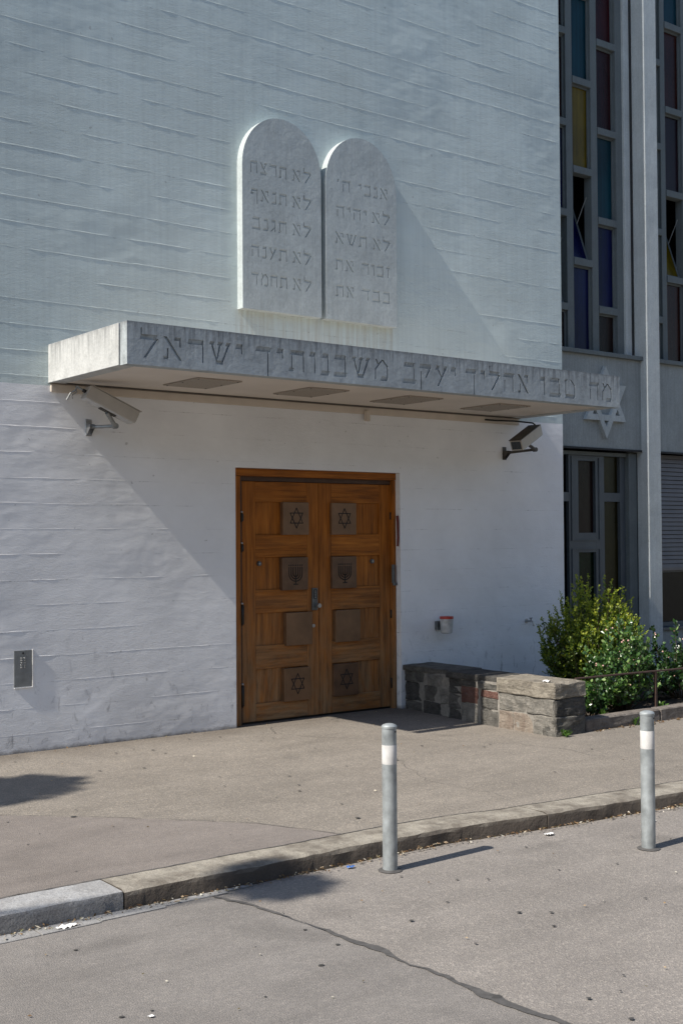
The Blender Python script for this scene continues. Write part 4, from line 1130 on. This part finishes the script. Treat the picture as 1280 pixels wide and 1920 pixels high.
tag(m.build('leaf_litter', M['dry'], None, fix=False), 'dry leaves and bits lying along the kerb and pavement', 'leaf litter', kind='stuff')
m = MB()
for i in range(120):
    if rl_.random() < .5: x, y, z = rl_.uniform(2.6, 8.3), rl_.uniform(-4.0, -.2), .0085
    else: x, y, z = rl_.uniform(2, 9), rl_.uniform(-7.2, -4.7), -.0915
    r0 = rl_.uniform(.005, .013)*(1.5 if rl_.random() < .12 else 1); n = 9; ph = rl_.random()*6
    m.face([(x+r0*1.2*math.cos(k*2*math.pi/n)*(1+.25*math.sin(k*2+ph)), y+r0*math.sin(k*2*math.pi/n), z) for k in range(n)])
tag(m.build('gum_spots', M['gum']), 'dark chewing gum spots on the asphalt', 'gum spots', kind='stuff')
def scrap(x, y, z, sx, sy, mat, label, seed, name='paper_scrap'):
    rnd = random.Random(seed); m = MB(); n = 5; g = [[m.bm.verts.new((x+sx*(i/n-.5)+rnd.uniform(-.1, .1)*sx/n*3, y+sy*(j/n-.5)+rnd.uniform(-.1, .1)*sy/n*3, z+.003+rnd.random()*min(sx, sy)*.28)) for j in range(n+1)] for i in range(n+1)]
    for i in range(n):
        for j in range(n):
            if (i, j) in ((0, 0), (n-1, n-1), (n-1, 0)): continue
            m.bm.faces.new((g[i][j], g[i+1][j], g[i+1][j+1], g[i][j+1]))
    tag(m.build(name, mat), label, 'litter')
scrap(2.63, -4.42, -.092, .10, .05, M['white_bits'], 'crumpled white paper scrap in the gutter below the pale kerb stone', 1)
scrap(8.47, -2.20, .490, .09, .07, M['white_bits'], 'crumpled white tissue on top of the stone wall end', 2, 'tissue')
scrap(4.43, -4.42, -.095, .05, .03, M['blue_bits'], 'small blue plastic scrap in the gutter left of the nearer bollard', 3, 'plastic_scrap')
scrap(5.93, -4.60, -.095, .07, .04, M['white_bits'], 'pale torn paper in the gutter midway between the two bollards', 4)
scrap(2.415, -5.70, -.0955, .028, .022, M['white_bits'], 'tiny white scrap on the road near the bottom of the photo', 5)
scrap(6.75, -4.78, -.095, .06, .03, M['white_bits'], 'small pale scrap on the road right of the farther bollard', 6)

# ------------------------------------------------------------------ street tree outside the left edge of the view
tree = thing('street_tree', (-8.6, -3.4, -.1), 'tall leafy street tree left of the view, shading the pavement edge', 'tree')
m = MB(); m.tube([(-8.6, -3.4, -.15), (-8.5, -3.4, 2.5), (-8.3, -3.35, 5.0), (-8.1, -3.3, 7.2), (-8.0, -3.3, 10)], .22, 12, .3)
m.tube([(-8.3, -3.38, 5.4), (-6.9, -2.8, 6.6), (-5.4, -2.1, 7.5), (-4.0, -1.62, 7.9)], .07, 8, .2)
m.tube([(-8.3, -3.38, 5.7), (-6.6, -4.0, 7.0), (-5.0, -4.6, 7.7), (-3.9, -4.8, 8.05)], .065, 8, .2)
m.tube([(-8.1, -3.3, 7.0), (-8.9, -2.7, 8.6), (-9.4, -2.3, 10.0)], .07, 8, .2)
m.build('trunk', M['bark'], tree)
rt = random.Random(8); m = MB(); lay = m.bm.loops.layers.color.new('tint')
def clump(c, rad, n):
    for i in range(n):
        v_ = Vector((rt.gauss(0, 1), rt.gauss(0, 1), rt.gauss(0, 1))); v_ = v_.normalized()*(rt.random()**.45)
        p = Vector(c)+Vector((-3.9, -.165, 4.05))+Vector((v_.x*rad[0], v_.y*rad[1], v_.z*rad[2]))
        leafmesh(rt, m, lay, p, Vector((rt.uniform(-1, 1), rt.uniform(-1, 1), rt.uniform(-1, .4))), .12, .08, 1, rt.random())
clump((.22, -1.42, 3.82), (.34, .08, .06), 150)
# branch ends whose shadows fall on the pavement and the kerb
clump((-.25, -1.52, 3.75), (.72, .54, .38), 2300)
clump((-.0, -1.42, 3.85), (.32, .10, .08), 200)
clump((.0, -4.62, 4.0), (.20, .20, .12), 700)

for i in range(16):
    clump((-5.2+rt.uniform(-1.1, .9), -3.1+rt.uniform(-1.2, 1.2), 4.3+rt.uniform(-.7, 1.9)), (.75, .75, .6), 420)
m.build('crown', M['leaf_tree'], tree, fix=False)['kind'] = 'stuff'

# ------------------------------------------------------------------ unseen building opposite, added to warm and dim the light on the wall
M['far_wall'] = simple('ochre_render', (.42, .36, .28), .85, var=.12, scale=2)
M['far_trim'] = simple('far_stone_trim', (.36, .34, .31), .8)
opp = thing('added_opposite_building', (4, -26, -.1), 'unseen ochre building across the street, added to shape the light on the wall', 'building')
MB().box(-30, 40, -38, -26, -.1, 11.5).build('wall', M['far_wall'], opp)
MB().box(-30.3, 40.3, -38.3, -25.6, 11.5, 11.9).build('roof', M['far_trim'], opp)
MB().box(-30, 40, -26, -25.9, 3.6, 3.8).build('band', M['far_trim'], opp)
wf = MB().box(-28.0, -26.9, -25.999, -25.94, 1.0, 2.9).build('window', M['far_trim'], opp)
wp = MB().box(-27.9, -27.0, -25.94, -25.93, 1.1, 2.8).build('pane', GL['black'], wf)
for i in range(24):
    for j in range(3):
        if i == 0 and j == 0: continue
        c = wf.copy(); C.objects.link(c); c.parent = opp; c.location = (i*2.85, 0, j*3.15)
        d = wp.copy(); C.objects.link(d); d.parent = c
